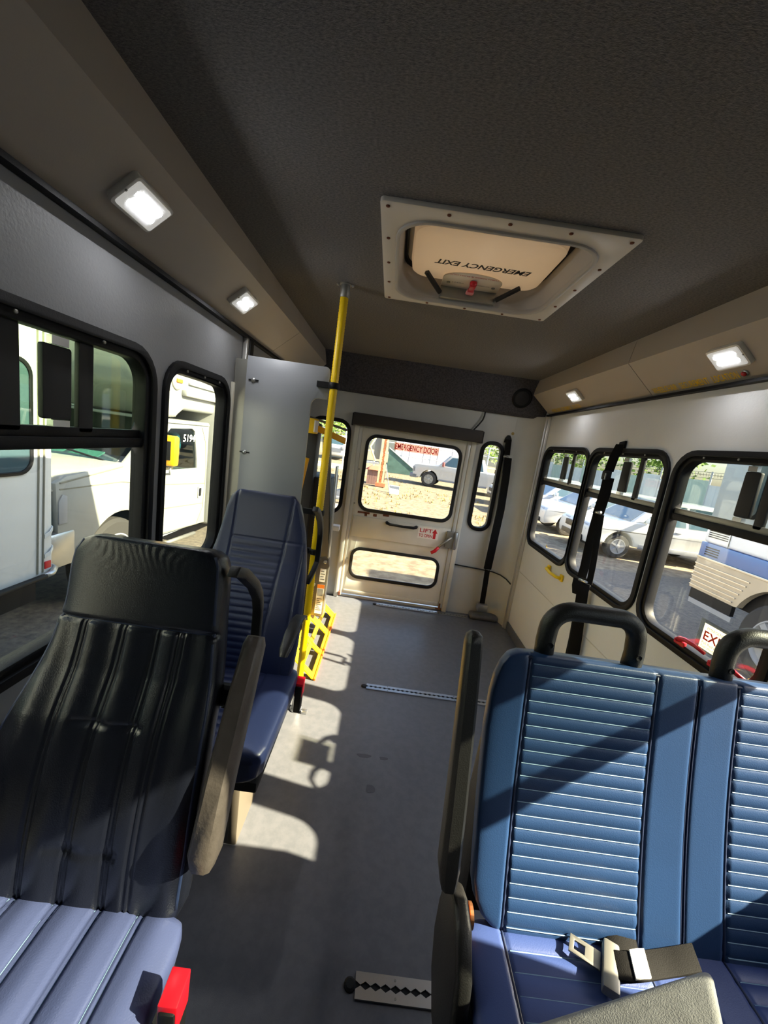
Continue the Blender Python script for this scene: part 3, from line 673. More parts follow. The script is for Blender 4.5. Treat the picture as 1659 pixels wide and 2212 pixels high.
# grab handles on top
for x0 in (.385, .765):
    w_ = .185
    pts = [(x0, .772, .930), (x0-.003, .776, .985)]
    for i in range(9): a = math.radians(180-90*i/8); pts.append((x0+.045+.046*math.cos(a), .779, 1.010+.046*math.sin(a)))
    for i in range(9): a = math.radians(90-90*i/8); pts.append((x0+w_-.045+.046*math.cos(a), .779, 1.010+.046*math.sin(a)))
    pts += [(x0+w_+.002, .776, .985), (x0+w_-.002, .772, .930)]
    g = B().tube(pts, .0195, 16).build('grab_handle', M_PLASTIC, bench, smooth=True)
    for xx in (x0, x0+w_): B().disc_lathe((xx, .756, .985), (0, -1, 0), [(.006, -.002), (.006, .0015), (.002, .0005)], 10).build('screw', M_BLACK, g)
# raised armrest, recliner cover, frame
ar = [(.222, .600, .560), (.222, .618, .585), (.222, .650, .70), (.222, .70, .86), (.222, .738, .975), (.222, .742, .992), (.222, .743, 1.000)]
B().rings([[(x+sx*h*.5, y+sy*hw, z+sy*.3*hw*-1) for sx, sy in ((-1, -.6), (-.6, -1), (.6, -1), (1, -.6), (1, .6), (.6, 1), (-.6, 1), (-1, .6))] for (x, y, z), h, hw in zip(ar, (.026, .036, .036, .034, .032, .028, .014), (.018, .028, .026, .024, .022, .019, .009))]).build('armrest', M_PLASTIC, bench, smooth=True, autos=50)
rc = [(.628, .535), (.655, .50), (.664, .45), (.660, .385), (.630, .325), (.575, .290), (.515, .292), (.485, .34), (.482, .42), (.500, .50), (.545, .545), (.59, .552)]
rcv = B().plate([rc], .030, (.232, 0, 0), UY, UZ).build('recliner_cover', M_PLASTIC, bench, bevel=.010, seg=3)
B().disc_lathe((.262, .60, .50), (1, 0, 0), [(.020, 0), (.020, .006), (.017, .008), (.020, .010), (.020, .016)], 18).build('recliner_ring', mat('copper_ring', S(190, 130, 90), .35, metal=.8), rcv)
B().tube([(.247, .655, .515), (.247, .672, .545), (.247, .664, .57), (.247, .645, .565)], .006, 8).build('recliner_lever', M_BLACK, bench, smooth=True)
B().hexa([(.30, .70, .36), (1.08, .70, .36), (1.08, .835, .36), (.30, .835, .36), (.31, .79, .80), (1.07, .79, .80), (1.07, .845, .80), (.31, .845, .80)]).build('back_shell', M_PLASTIC, bench, bevel=.02)
B().box(.27, 1.11, .22, .60, .335, .362).build('seat_frame', M_BLACK, bench, bevel=.006)
for x in (.36, 1.04):
    B().hexa([(x-.02, .28, 0), (x+.02, .28, 0), (x+.02, .56, 0), (x-.02, .56, 0), (x-.02, .36, .34), (x+.02, .36, .34), (x+.02, .50, .34), (x-.02, .50, .34)]).build('leg', M_BLACK, bench, bevel=.005)
# buckle beside the bench cushion
bkl = thing('belt_buckle', (.245, .455, .40), 'black belt buckle with red button at the aisle side of the blue bench', 'buckle')
B().hexa([(.235, .430, .30), (.258, .430, .30), (.258, .472, .30), (.235, .472, .30), (.235, .418, .480), (.258, .418, .480), (.258, .462, .490), (.235, .462, .490)]).build('body', M_BLACK, bkl, bevel=.006)
B().hexa([(.238, .421, .478), (.255, .421, .478), (.255, .448, .484), (.238, .448, .484), (.238, .419, .492), (.255, .419, .492), (.255, .444, .497), (.238, .444, .497)]).build('button', M_RED, bkl, bevel=.002)

# seat belt lying on the bench cushion
sbt = thing('seat_belt', (.56, .56, .47), 'black lap belt with steel tongue lying on the blue bench cushion', 'seat belt')
ZB = .479
B().plate([[(-.026, -.016), (.026, -.016), (.026, .016), (-.026, .016)], [(-.018, -.008), (.0, -.008), (.0, .008), (-.018, .008)]], .004, (.487, .578, ZB+.004), Vector((.85, -.50, .05)).normalized(), Vector((.50, .85, 0)).normalized()).build('tongue', M_ZINC, sbt, bevel=.001)
B().obox((.522, .556, ZB+.010), Vector((.012, -.006, 0)), Vector((.020, .036, 0)), Vector((0, 0, .010))).build('tongue_bar', M_ZINC, sbt, bevel=.004)
B().ribbon([(.520, .560, ZB+.012), (.545, .552, ZB+.024), (.585, .560, ZB+.020), (.625, .572, ZB+.012), (.655, .578, ZB+.012), (.70, .586, ZB+.016)], .046, .006, Vector((.30, .95, 0))).build('webbing', M_WEB, sbt, bevel=.002)
B().ribbon([(.535, .585, ZB+.006), (.560, .602, ZB+.010), (.60, .606, ZB+.006)], .04, .004, Vector((.3, .9, 0))).build('webbing_loop', M_WEB, sbt, bevel=.001)
B().ribbon([(.556, .554, ZB+.028), (.573, .558, ZB+.027), (.588, .561, ZB+.0245)], .044, .003, Vector((.30, .95, 0))).build('care_label', M_WHITE, sbt)

# grey fleece pad on the bench
fb = B(); top = [Vector(p) for p in ((.300, .428, .567), (.586, .468, .662), (.500, .320, .672), (.235, .260, .560))]
fb.hexa([Vector((p.x*.97+.012, p.y*.97+.012, .482)) for p in top][::1]+top)
fo = fb.build('folded_blanket', M_FLEECE, bevel=.016, seg=4); tag(fo, 'folded pale grey fleece blanket lying at an angle on the blue bench', 'blanket')

# ---- dark leather seat, front left
LXC = -.432
s1 = thing('passenger_seat', (LXC, .55, 0), 'black navy leather passenger seat with high back nearest the viewer', 'seat')
vd, L, nn = dirn(.585, .440, .752, 1.088)
P1 = (-.522, -.447, -.385, -.340)
def d1(x, s):
    d = 0
    if s < .505:
        for q in P1:
            qx = q - (1-s/.5)*.018*(1 if q < -.43 else .3)
            d += groove(x, qx-.0045, .003, .0045)+groove(x, qx+.0045, .003, .0045)
        d += .006*math.cos((x+.43)*2*math.pi/.075)*.5
    d += groove(s, .508, .004, .006)
    if -.50 < x < -.37: d += groove(s, .335, .005, .005)+groove(s, .12, .010, .004)
    if s > .56: d += .0004*math.sin(x*420+5*math.sin(s*60+x*30))*max(0, min(1, (s-.60)/.05))
    return d
SL = [(0, -.625), (.05, -.640), (.20, -.648), (.40, -.640), (.55, -.612), (.68, -.588), (.80, -.577), (.90, -.577), (.95, -.573), (.98, -.562), (1, -.535)]
SR = [(0, -.262), (.05, -.250), (.20, -.247), (.40, -.250), (.55, -.256), (.68, -.266), (.80, -.276), (.90, -.281), (.95, -.284), (.98, -.292), (1, -.315)]
pb = Pad((0, .585, .440), vd, L, nn, SL, SR, .040, .050, d1, curve=lambda v: .020*math.sin(math.pi*min(1, v*1.6)) - .012*math.sin(math.pi*max(0, (v-.5)*2)), pe=6, pv=12)
sb = pb.mesh(150, 170).build('backrest', M_LEATHER, s1, smooth=True)
B().tube([pb.front(interp(SR, v)-.010, v, -.003) for v in [.05+.93*i/30 for i in range(31)]], .004, 6).build('edge_piping', M_PIPE, sb, smooth=True)
B().tube([pb.front(interp(SL, v)+.010, v, -.003) for v in [.05+.93*i/30 for i in range(31)]], .004, 6).build('edge_piping', M_PIPE, sb, smooth=True)
B().tube([pb.front(-.56+.27*i/24, .508/L, .0005) for i in range(25)], .0012, 5).build('headrest_stitching', M_PIPE, sb)
def d1c(x, s):
    d = 0
    for q in (-.545, -.468, -.393, -.318): d += groove(x, q-.005, .003, .0045)+groove(x, q+.005, .003, .0045)
    return d+.003*math.cos((x+.43)*2*math.pi/.075)
C1L = [(0, -.62), (.03, -.64), (.1, -.648), (.9, -.648), (.97, -.64), (1, -.62)]
C1R = [(0, -.265), (.03, -.245), (.1, -.238), (.9, -.236), (.97, -.242), (1, -.26)]
pc = Pad((0, .14, .435), (0, 1, 0), .43, (0, 0, 1), C1L, C1R, .040, .075, d1c, pe=6, pv=7)
sc = pc.mesh(120, 40).build('cushion', M_LEATH_SUN, s1, smooth=True)
for q in (-.545, -.468, -.393, -.318):
    for e in (-.005, .005): B().tube([pc.front(q+e, .06+.9*i/16, .0006) for i in range(17)], .0010, 5).build('cushion_stitching', M_STITCH, sc)
def side_grab(parent, m, yo, xo=-.262):
    g = B(); pts = [(xo, .715+yo, 1.062), (xo+.004, .755+yo, 1.045), (xo+.006, .825+yo, .995), (xo+.006, .862+yo, .955), (xo+.006, .876+yo, .92), (xo+.006, .880+yo, .835), (xo+.006, .872+yo, .805), (xo+.004, .80+yo, .780), (xo, .735+yo, .765)]
    g.rings([[(p[0]+sx*.011, p[1]+oy, p[2]+oz) for sx, oy, oz in ((-1, -.010, -.008), (1, -.010, -.008), (1, .010, .008), (-1, .010, .008))] for p in pts])
    return g.build('grab_handle', m, parent, bevel=.004)
side_grab(s1, M_PLASTIC, 0)
ar = [(-.218, .560, .580), (-.218, .568, .605), (-.218, .615, .70), (-.218, .690, .82), (-.218, .745, .900), (-.218, .752, .915)]
def arm(parent, ar, hs, ws, m=M_PLASTIC):
    rr_ = []
    for (x, y, z), h, hw in zip(ar, hs, ws):
        rr_.append([(x+sx*h*.5, y+sy*hw, z-sy*.5*hw) for sx, sy in ((-1, -.6), (-.6, -1), (.6, -1), (1, -.6), (1, .6), (.6, 1), (-.6, 1), (-1, .6))])
    return B().rings(rr_).build('armrest', m, parent, smooth=True, autos=50)
arm(s1, ar, (.034, .046, .044, .042, .038, .030), (.020, .032, .032, .030, .026, .016), mat('sunlit_worn_armrest', S(80, 72, 68), .45, bump=.4, bscale=150, var=.15, vscale=40))  # worn black plastic, sunlight put into its base colour
B().disc_lathe((-.238, .715, .80), (-1, 0, 0), [(.02, -.01), (.022, 0), (.022, .03)], 14).build('armrest_pivot', M_BLACK, s1)
B().box(-.64, -.25, .18, .56, .325, .365).build('seat_frame', M_BLACK, s1, bevel=.006)
B().hexa([(-.32, .26, 0), (-.29, .26, 0), (-.29, .58, 0), (-.32, .58, 0), (-.32, .30, .33), (-.29, .30, .33), (-.29, .54, .33), (-.32, .54, .33)]).build('leg', M_BLACK, s1, bevel=.004)
B().hexa([(-.62, .26, 0), (-.59, .26, 0), (-.59, .58, 0), (-.62, .58, 0), (-.62, .30, .33), (-.59, .30, .33), (-.59, .54, .33), (-.62, .54, .33)]).build('leg', M_BLACK, s1, bevel=.004)
def buckle(x, y, z, label, gname):
    k = thing('belt_buckle', (x, y, z), label, 'buckle', gname)
    B().hexa([(x-.012, y-.022, z-.11), (x+.012, y-.022, z-.11), (x+.012, y+.022, z-.11), (x-.012, y+.022, z-.11), (x-.013, y-.026, z), (x+.013, y-.026, z), (x+.013, y+.024, z+.006), (x-.013, y+.024, z+.006)]).build('body', M_BLACK, k, bevel=.005)
    B().hexa([(x-.0145, y-.020, z-.045), (x+.0145, y-.020, z-.045), (x+.0145, y+.018, z-.045), (x-.0145, y+.018, z-.045), (x-.0145, y-.022, z+.010), (x+.0145, y-.022, z+.010), (x+.0145, y+.020, z+.016), (x-.0145, y+.020, z+.016)]).build('button', M_RED, k, bevel=.002)
    return k
buckle(-.203, .452, .492, 'bright red belt buckle on the dark leather seat nearest the viewer', 'red belt buckles of the left seats')

# ---- second left seat, ribbed
s2 = thing('passenger_seat', (LXC, 1.25, 0), 'navy blue ribbed passenger seat beside the yellow pole and grey partition', 'seat')
vd, L, nn = dirn(1.315, .440, 1.482, 1.092)
def d2(x, s):
    xr = -.335 + .03*(s/.5-1)
    d = groove(x, -.535, .004, .004)+groove(x, xr, .004, .005)+groove(x, -.270+.02*(s-.3), .004, .004) + groove(s, .495, .004, .004)*(1 if x > -.535 else 0)
    if -.53 < x < xr-.004 and .02 < s < .48:
        ph = (s % PITCH)/PITCH; d += .0045*(abs(math.sin(math.pi*ph))**.55-1)
    return d
S2L = [(0, -.62), (.05, -.635), (.2, -.64), (.4, -.635), (.55, -.615), (.70, -.594), (.80, -.584), (.90, -.574), (.96, -.562), (1, -.535)]
S2R = [(0, -.250), (.05, -.236), (.2, -.230), (.4, -.232), (.55, -.240), (.70, -.256), (.80, -.270), (.90, -.290), (.96, -.305), (1, -.33)]
p2 = Pad((0, 1.315, .440), vd, L, nn, S2L, S2R, .040, .050, d2, curve=lambda v: .018*math.sin(math.pi*min(1, v*1.6))-.012*math.sin(math.pi*max(0, (v-.5)*2)), pe=7, pv=12)
b2 = p2.mesh(120, 190).build('backrest', M_NAVY, s2, smooth=True)
B().tube([p2.front(interp(S2R, v)-.010, v, -.003) for v in [.05+.93*i/30 for i in range(31)]], .004, 6).build('edge_piping', M_PIPE, b2, smooth=True)
def d2c(x, s):
    d = groove(x, -.535, .004, .004)+groove(x, -.325, .004, .004)
    if -.53 < x < -.33: d += .0035*(abs(math.sin(math.pi*((s % .03)/.03)))**.55-1)
    return d
C2R = [(0, -.255), (.03, -.232), (.1, -.222), (.9, -.214), (.97, -.222), (1, -.245)]
pc2 = Pad((0, .935, .425), (0, 1, .03), .42, (0, -.03, 1), C1L, C2R, .040, .095, d2c, pe=6, pv=7)
c2 = pc2.mesh(90, 90).build('cushion', M_NAVY, s2, smooth=True)
side_grab(s2, M_PLASTIC, .735, -.245)
arm(s2, [(-.222, 1.055, .688), (-.222, 1.075, .702), (-.222, 1.14, .722), (-.222, 1.22, .728), (-.222, 1.29, .712), (-.222, 1.33, .675)], (.022, .032, .036, .036, .034, .028), (.010, .016, .018, .020, .022, .020))
B().box(-.64, -.24, .97, 1.32, .30, .335).build('seat_frame', M_BLACK, s2, bevel=.006)
for x in (-.325, -.60):
    B().hexa([(x-.015, 1.06, 0), (x+.015, 1.06, 0), (x+.015, 1.28, 0), (x-.015, 1.28, 0), (x-.015, 1.05, .31), (x+.015, 1.05, .31), (x+.015, 1.29, .31), (x-.015, 1.29, .31)]).build('leg', M_LIFT, s2, bevel=.004)
k2 = buckle(-.204, 1.315, .432, 'dark red belt buckle beside the navy ribbed seat and yellow pole', 'red belt buckles of the left seats')

# ------------------------------------------------------------------ yellow pole, partition
pl = thing('stanchion_pole', (-.274, 1.73, 0), 'yellow textured grab pole from floor to ceiling beside the navy seat', 'pole')
pb_ = B(); N_ = 24; rr_ = []
nz = 360
for i in range(nz+1):
    z = .075+(1.90-.075)*i/nz
    rr_.append([(-.274+(.0165+.0010*math.sin(3*a+z*520))*math.cos(a), 1.73+(.0165+.0010*math.sin(3*a+z*520))*math.sin(a), z) for a in [2*math.pi*j/N_ for j in range(N_)]])
pb_.rings(rr_).build('shaft', M_YELLOW, pl, smooth=True)
B().disc_lathe((-.274, 1.73, 0), UZ, [(.030, 0), (.030, .006), (.021, .012), (.021, .08), (.017, .084)], 20).build('floor_socket', M_STEEL, pl, smooth=True, autos=40)
B().box(-.245, -.215, 1.70, 1.725, 0, .014).build('floor_tab', M_STEEL, pl, bevel=.003)
B().disc_lathe((-.274, 1.73, ZC), DN, [(.026, 0), (.026, .003), (.0195, .006), (.0195, .050), (.017, .053)], 20).build('ceiling_socket', M_ZINC, pl, smooth=True, autos=40)
for k in (-1, 1): B().disc_lathe((-.274+k*.030, 1.722, ZC-.004), DN, [(.006, 0), (.005, .006), (.002, .008)], 8).build('screw', M_STEEL, pl)
for z, ln in ((1.543, .05), (.993, .05), (.812, .06)):
    c = B().disc_lathe((-.274, 1.73, z-.013), UZ, [(.022, 0), (.024, .003), (.024, .023), (.022, .026)], 18); c.box(-.274-.022-ln, -.27-.018, 1.722, 1.738, z-.012, z+.012)
    c.build('clamp', M_BLACK, pl, smooth=True, autos=40)
pt = thing('partition_panel', (-.48, 1.745, .05), 'grey laminate partition panel clamped to the yellow pole', 'partition')
out = [(-.650, .05), (-.365, .05), (-.365, 1.455)]
for i in range(7): a = math.radians(180-90*i/6); out.append((-.365+.03+.03*math.cos(a), 1.455+.03*math.sin(a)))
out += [(-.297, 1.485)]
for i in range(7): a = math.radians(90*i/6); out.append((-.297-.02+.02*math.cos(a), 1.597+.02*math.sin(a)))
out += [(-.650, 1.617)]
B().plate([out], .016, (0, 1.753, 0), UX, UZ).build('panel', M_PANEL, pt, bevel=.003)
for x, z in ((-.618, 1.52), (-.632, 1.212), (-.635, .80)):
    k = B().disc_lathe((x, 1.737, z), (0, -1, 0), [(.010, 0), (.010, .003), (.006, .007), (.001, .008)], 14).build('bolt', M_STEEL, pt, smooth=True, autos=40)
    B().box(x-.020, x+.022, 1.733, 1.738, z-.003, z+.003).build('slot', M_BLACK, pt)
B().box(-.70, -.648, 1.738, 1.753, .05, 1.60).build('wall_bracket', M_ZINC, pt)
for x in (-.60, -.40): B().box(x-.02, x+.02, 1.730, 1.77, 0, .06).build('foot', M_ZINC, pt, bevel=.003)

# ------------------------------------------------------------------ wheelchair lift at the left rear
lf = thing('wheelchair_lift', (-.45, 2.5, 0), 'folded wheelchair lift with yellow handrail and bronze arm behind the pole', 'lift')
B().box(-.60, -.47, 2.55, 2.68, 0.0, 1.40).build('tower', M_LIFTD, lf, bevel=.008)
B().box(-.56, -.47, 2.42, 2.55, 1.33, 1.42).build('upper_block', M_YPLATE, lf, bevel=.006)
B().box(-.475, -.468, 2.42, 2.55, 1.34, 1.41).build('upper_block_edge', M_WHITE, lf)
B().hexa([(-.60, 2.50, 1.435), (-.30, 2.62, 1.375), (-.30, 2.70, 1.375), (-.60, 2.60, 1.435), (-.60, 2.50, 1.45), (-.30, 2.62, 1.39), (-.30, 2.70, 1.39), (-.60, 2.60, 1.45)]).build('top_arm', M_LIFT, lf, bevel=.003)
B().hexa([(-.47, 2.52, 1.345), (-.295, 2.58, 1.290), (-.295, 2.62, 1.290), (-.47, 2.56, 1.345), (-.47, 2.52, 1.385), (-.295, 2.58, 1.330), (-.295, 2.62, 1.330), (-.47, 2.56, 1.385)]).build('crossbar', M_MIRY, lf, bevel=.004)
B().tube([(-.500, 2.42, 1.18), (-.515, 2.42, 1.06), (-.53, 2.42, .93)], .020, 12).build('handrail', M_MIRY, lf, smooth=True)
B().tube([(-.57, 2.44, 1.15), (-.59, 2.44, .95)], .012, 8).build('bracket_rod', M_ZINC, lf, smooth=True)
B().hexa([(-.350, 2.47, .55), (-.297, 2.47, .55), (-.297, 2.53, .55), (-.350, 2.53, .55), (-.425, 2.47, 1.32), (-.375, 2.47, 1.32), (-.375, 2.53, 1.32), (-.425, 2.53, 1.32)]).build('arm', M_LIFT, lf, bevel=.005)
B().hexa([(-.292, 2.47, .15), (-.284, 2.47, .15), (-.284, 2.55, .15), (-.292, 2.55, .15), (-.322, 2.47, 1.15), (-.312, 2.47, 1.15), (-.312, 2.55, 1.15), (-.322, 2.55, 1.15)]).build('platform_edge', M_STEEL, lf, bevel=.002)
B().plate([[(-.375, .14), (-.292, .14), (-.285, .50), (-.292, .545), (-.315, .565), (-.345, .55), (-.368, .46), (-.385, .36)]], .05, (0, 2.53, 0), UX, UZ, d0=.012).build('arm_bracket', M_LIFT, lf, bevel=.006)
for x, z in ((-.312, .525), (-.372, .36)): B().disc_lathe((x, 2.468, z), (0, -1, 0), [(.012, 0), (.012, .006), (.008, .008)], 14).build('bolt', M_STEEL, lf)
t0_ = B().plate([rect(-.338, -.300, .385, .475)], .001, (0, 2.4675, 0), UX, UZ).build('information_sticker', M_WHITE, lf)
t_ = B().plate([rect(-.345, -.298, .16, .365)], .001, (0, 2.4675, 0), UX, UZ).build('warning_sticker', M_WHITE, lf)
B().plate([rect(-.345, -.298, .340, .365)], .001, (0, 2.4668, 0), UX, UZ).build('orange_band', M_ORANGE, t_)
B().plate([rect(-.340, -.303, .285, .335)], .001, (0, 2.4668, 0), UX, UZ).build('picture_box', M_PANEL, t_)
M_PGREY = mat('print_grey', S(120, 116, 108), .7)
lines = B()
for k in range(7): lines.plate([rect(-.340, -.305-.008*(k % 3), .185+.013*k, .190+.013*k)], .001, (0, 2.4668, 0), UX, UZ)
lines.build('sticker_lines', M_PGREY, t_)
lines = B()
for k in range(4): lines.plate([rect(-.332, -.305-.006*(k % 2), .40+.018*k, .406+.018*k)], .001, (0, 2.4668, 0), UX, UZ)
lines.build('sticker_lines', M_PGREY, t0_)
B().box(-.62, -.36, 2.60, 3.0, .12, 1.05).build('platform', M_LIFTD, lf, bevel=.006)
B().box(-.46, -.30, 2.95, 3.02, .62, .66).build('white_bar', M_WHITE, lf, bevel=.004)
B().box(-.60, -.40, 2.2, 2.95, 0, .10).build('base', M_LIFTD, lf, bevel=.005)
# yellow roll stop plate with windows
rp = B(); o_ = Vector((-.232, 1.975, .004)); u_ = Vector((0, 1, 0)); v_ = Vector((-.155, 0, .14)).normalized()
H = [rect(.045, .245, .028, .092), rect(.29, .50, .028, .092), rect(.565, .765, .028, .092), rect(.10, .24, .118, .165), rect(.30, .48, .118, .165), rect(.56, .72, .118, .165)]
rp.plate([rr(0, .845, 0, .20, .012, 3)]+H, -.008, o_, u_, v_)
rpo = rp.build('roll_stop', M_YPLATE, lf, bevel=.002)
B().obox((-.230, 2.397, .008), (.004, 0, 0), (0, .425, 0), (0, 0, .006)).build('orange_edge', M_ORANGE, rpo)
B().obox((-.36, 2.76, .145), (.035, 0, .0), (0, .02, 0), (0, 0, .012)).build('orange_hinge', M_ORANGE, rpo)

# ------------------------------------------------------------------ floor tracks
def track(y, x0, x1, label, w=.046, capped=True):
    t = thing('seat_track', ((x0+x1)/2, y, 0), label, 'track', 'aluminium floor tracks')
    n = max(4, int((x1-x0)/.025)); b = B()
    for s_ in (-1, 1):
        # scalloped half
        L_ = [(x0, s_*w/2)]
        L_ += [(x1, s_*w/2)]
        for i in range(n*4, -1, -1):
            x = x0+(x1-x0)*i/(n*4); L_.append((x, s_*(.0045+.0035*math.cos(2*math.pi*i/4))))
        b.plate([L_], .006, (0, y, 0), UX, UY)
    b.build('rail', M_STEEL, t, bevel=0)
    B().box(x0, x1, y-.009, y+.009, .0005, .002).build('slot', M_BLACK, t)
    if capped:
        B().plate([[(x0-.026+.013*(1-math.cos(math.radians(a)))-.006, .014*math.sin(math.radians(a))) for a in range(-90, 91, 15)]+[(x0, .014), (x0, -.014)]], .007, (0, y, 0), UX, UY) 
        B().disc_lathe((x0-.014, y, 0), UZ, [(.015, 0), (.015, .005), (.010, .008)], 14).build('end_cap', M_BLACK, t)
    for k in (.12, .5, .88): 
        for s_ in (-1, 1): B().disc_lathe((x0+(x1-x0)*k, y+s_*.017, .006), UZ, [(.003, 0), (.003, .001)], 6).build('screw', M_ZINC, t)
    return t
track(.766, .108, .95, 'aluminium floor track nearest the viewer, running under the blue bench', .052)
track(1.988, .060, 1.05, 'aluminium floor track crossing the middle of the aisle', .046)
track(3.125, .072, .855, 'aluminium floor track in front of the rear emergency door', .040)
# scuffs of dark rubber on the floor
for k, (x, y, a, b_) in enumerate(((.08, 1.50, .030, .012), (.165, 1.50, .018, .010), (.115, 1.34, .018, .022))):
    L_ = [(x+a*math.cos(t)*(1+.2*math.sin(3*t+k)), y+b_*math.sin(t)*(1+.2*math.cos(2*t))) for t in [2*math.pi*i/18 for i in range(18)]]
    B().plate([L_], .0006, (0, 0, .0002), UX, UY).build('scuff', mat('scuff_mark', S(78, 80, 86), .6), fl, base=W0[fl.name])

# ------------------------------------------------------------------ belts and wall handle
rb = thing('rear_belt', (.94, 3.14, 0), 'black restraint belt hanging on the rear wall down to a steel retractor', 'belt')
B().plate([[(.885, 1.475), (.945, 1.475), (.940, 1.51), (.925, 1.535), (.905, 1.535), (.890, 1.51)]], .014, (0, 3.195, 0), UX, UZ).build('upper_anchor', M_BLACK, rb, bevel=.003)
B().ribbon([(.915, 3.170, 1.50), (.922, 3.165, 1.38)], .045, .012, UX).build('short_strap', M_WEB, rb, bevel=.002)
B().tube([(.898, 3.160, 1.37), (.935, 3.160, 1.36)], .009, 8).build('steel_ring', M_STEEL, rb, smooth=True)
B().ribbon([(.930, 3.150, 1.36), (.940, 3.140, 1.20), (.948, 3.130, .95), (.940, 3.12, .75), (.935, 3.11, .60), (.928, 3.10, .45)], .060, .022, UX).build('padded_strap', M_WEB, rb, bevel=.004)
B().tube([(.915, 3.10, .455), (.945, 3.10, .450)], .009, 8).build('adjuster', M_STEEL, rb, smooth=True)
B().ribbon([(.930, 3.105, .46), (.936, 3.10, .30), (.94, 3.095, .13)], .042, .008, UX).build('lower_strap', M_WEB, rb, bevel=.002)
B().box(.90, .985, 3.06, 3.13, .09, .155).build('retractor', M_STEEL, rb, bevel=.012)

sbelt = thing('shoulder_belt', (1.12, 2.0, .45), 'black shoulder belt hanging in front of the middle right window', 'belt')
B().plate([[(-2.035, 1.465), (-1.985, 1.475), (-1.985, 1.52), (-2.035, 1.512)]], .012, (1.149, 0, 0), -UY, UZ).build('upper_anchor', M_WEB, sbelt, bevel=.003)
B().box(1.128, 1.142, 2.02, 2.05, 1.462, 1.50).build('anchor_plate', M_STEEL, sbelt, bevel=.004)
B().ribbon([(1.132, 2.005, 1.50), (1.118, 2.012, 1.44), (1.110, 2.015, 1.36)], .045, .006, Vector((.6, -.8, 0))).build('top_strap', M_WEB, sbelt, bevel=.001)
B().box(1.095, 1.118, 1.99, 2.05, 1.315, 1.365).build('height_adjuster', M_BLACK, sbelt, bevel=.008)
B().tube([(1.094, 2.005, 1.318), (1.092, 2.000, 1.35)], .005, 8).build('adjuster_button', M_STEEL, sbelt)
B().ribbon([(1.112, 2.005, 1.33), (1.112, 2.005, 1.25), (1.110, 2.012, 1.17), (1.112, 2.02, 1.14)], .052, .006, Vector((.75, -.66, 0))).build('upper_strap', M_WEB, sbelt, bevel=.001)
B().tube([(1.105, 1.99, 1.150), (1.105, 2.04, 1.145)], .009, 10).build('slip_buckle', M_STEEL, sbelt, smooth=True)
B().ribbon([(1.112, 2.025, 1.15), (1.115, 2.035, 1.05), (1.113, 2.035, .95), (1.115, 2.030, .85), (1.112, 2.03, .79)], .044, .005, [(.7, -.7, 0), (.8, -.6, 0), (.6, -.8, 0), (.85, -.5, 0), (.8, -.6, 0)]).build('front_strap', M_WEB, sbelt, bevel=.001)
B().ribbon([(1.118, 2.000, 1.14), (1.120, 1.985, 1.00), (1.119, 1.965, .88), (1.116, 1.952, .78)], .030, .004, [(.6, -.8, 0), (.8, -.6, 0), (.7, -.7, 0), (.6, -.8, 0)]).build('rear_strap', M_WEB, sbelt, bevel=.001)
B().tube([(1.105, 1.955, .785), (1.102, 2.03, .775)], .007, 8).build('tongue', M_STEEL, sbelt, smooth=True)
B().ribbon([(1.115, 2.06, .77), (1.108, 2.045, .73), (1.112, 2.03, .69)], .055, .006, Vector((.65, -.75, 0))).build('folded_end', M_WEB, sbelt, bevel=.001)
B().ribbon([(1.108, 1.975, .775), (1.098, 1.965, .74), (1.102, 1.955, .64), (1.110, 1.94, .50), (1.112, 1.92, .32), (1.115, 1.92, .10)], .058, .012, Vector((.65, -.75, 0))).build('bundled_strap', M_WEB, sbelt, bevel=.004)
B().ribbon([(1.115, 2.03, .72), (1.116, 2.015, .60), (1.118, 2.00, .45), (1.12, 1.99, .12)], .035, .006, UY).build('lower_strap', M_WEB, sbelt, bevel=.001)
B().box(1.085, 1.148, 1.88, 2.03, 0, .12).build('retractor', M_BLACK, sbelt, bevel=.01)

gh = thing('wall_grab_handle', (1.14, 2.40, .69), 'small yellow grab handle on the right wall under the small window', 'handle')
for y in (2.495, 2.305): B().box(1.136, 1.1495, y-.016, y+.016, .670, .712).build('foot', M_YELLOW, gh, bevel=.004)
B().tube([(1.142, 2.50, .694), (1.118, 2.475, .692), (1.108, 2.40, .690), (1.118, 2.325, .688), (1.142, 2.30, .688)], [.011, .010, .009, .010, .011], 10).build('grip', M_YELLOW, gh, smooth=True)

# ================================================================== outside
GZ = -.75
gd = bpy.data.meshes.new('ground')
b = B(); b.add([(-60, -40, GZ), (60, -40, GZ), (60, 90, GZ), (-60, 90, GZ)], [(0, 1, 2, 3)])
g_ = b.build('ground', M_GROUND); st(g_, 'dry tan and straw-coloured field around the parked vehicles', 'ground')
M_GRAVEL = two_tone('dark_gravel', S(74, 70, 66), S(128, 118, 104), 14, .95, .3, .7, bump=.8, bscale=60)
b = B(); b.plate([[(1.6, -8), (12, -8), (13, 8), (9.5, 8.6), (7.5, 8.9), (4.5, 8.5), (3.4, 6.0), (2.2, 2.0)]], .004, (0, 0, GZ+.002), UX, UY)
st(b.build('gravel_ground', M_GRAVEL), 'dark gravel strip between the bus and the vehicles on the right', 'ground')
b = B(); b.plate([[(-16, -8), (-1.6, -8), (-1.5, 12), (-16, 12)]], .004, (0, 0, GZ+.002), UX, UY)
st(b.build('gravel_ground', M_GRAVEL), 'dark gravel under the white van and bus on the left', 'ground')
M_ROAD = mat('worn_road', S(186, 176, 166), .9, var=.08, vscale=1)
b = B(); b.plate([[(-30, 25.5), (-2.2, 24.8), (-2.2, 29), (-30, 30)]], .01, (0, 0, GZ+.002), UX, UY)
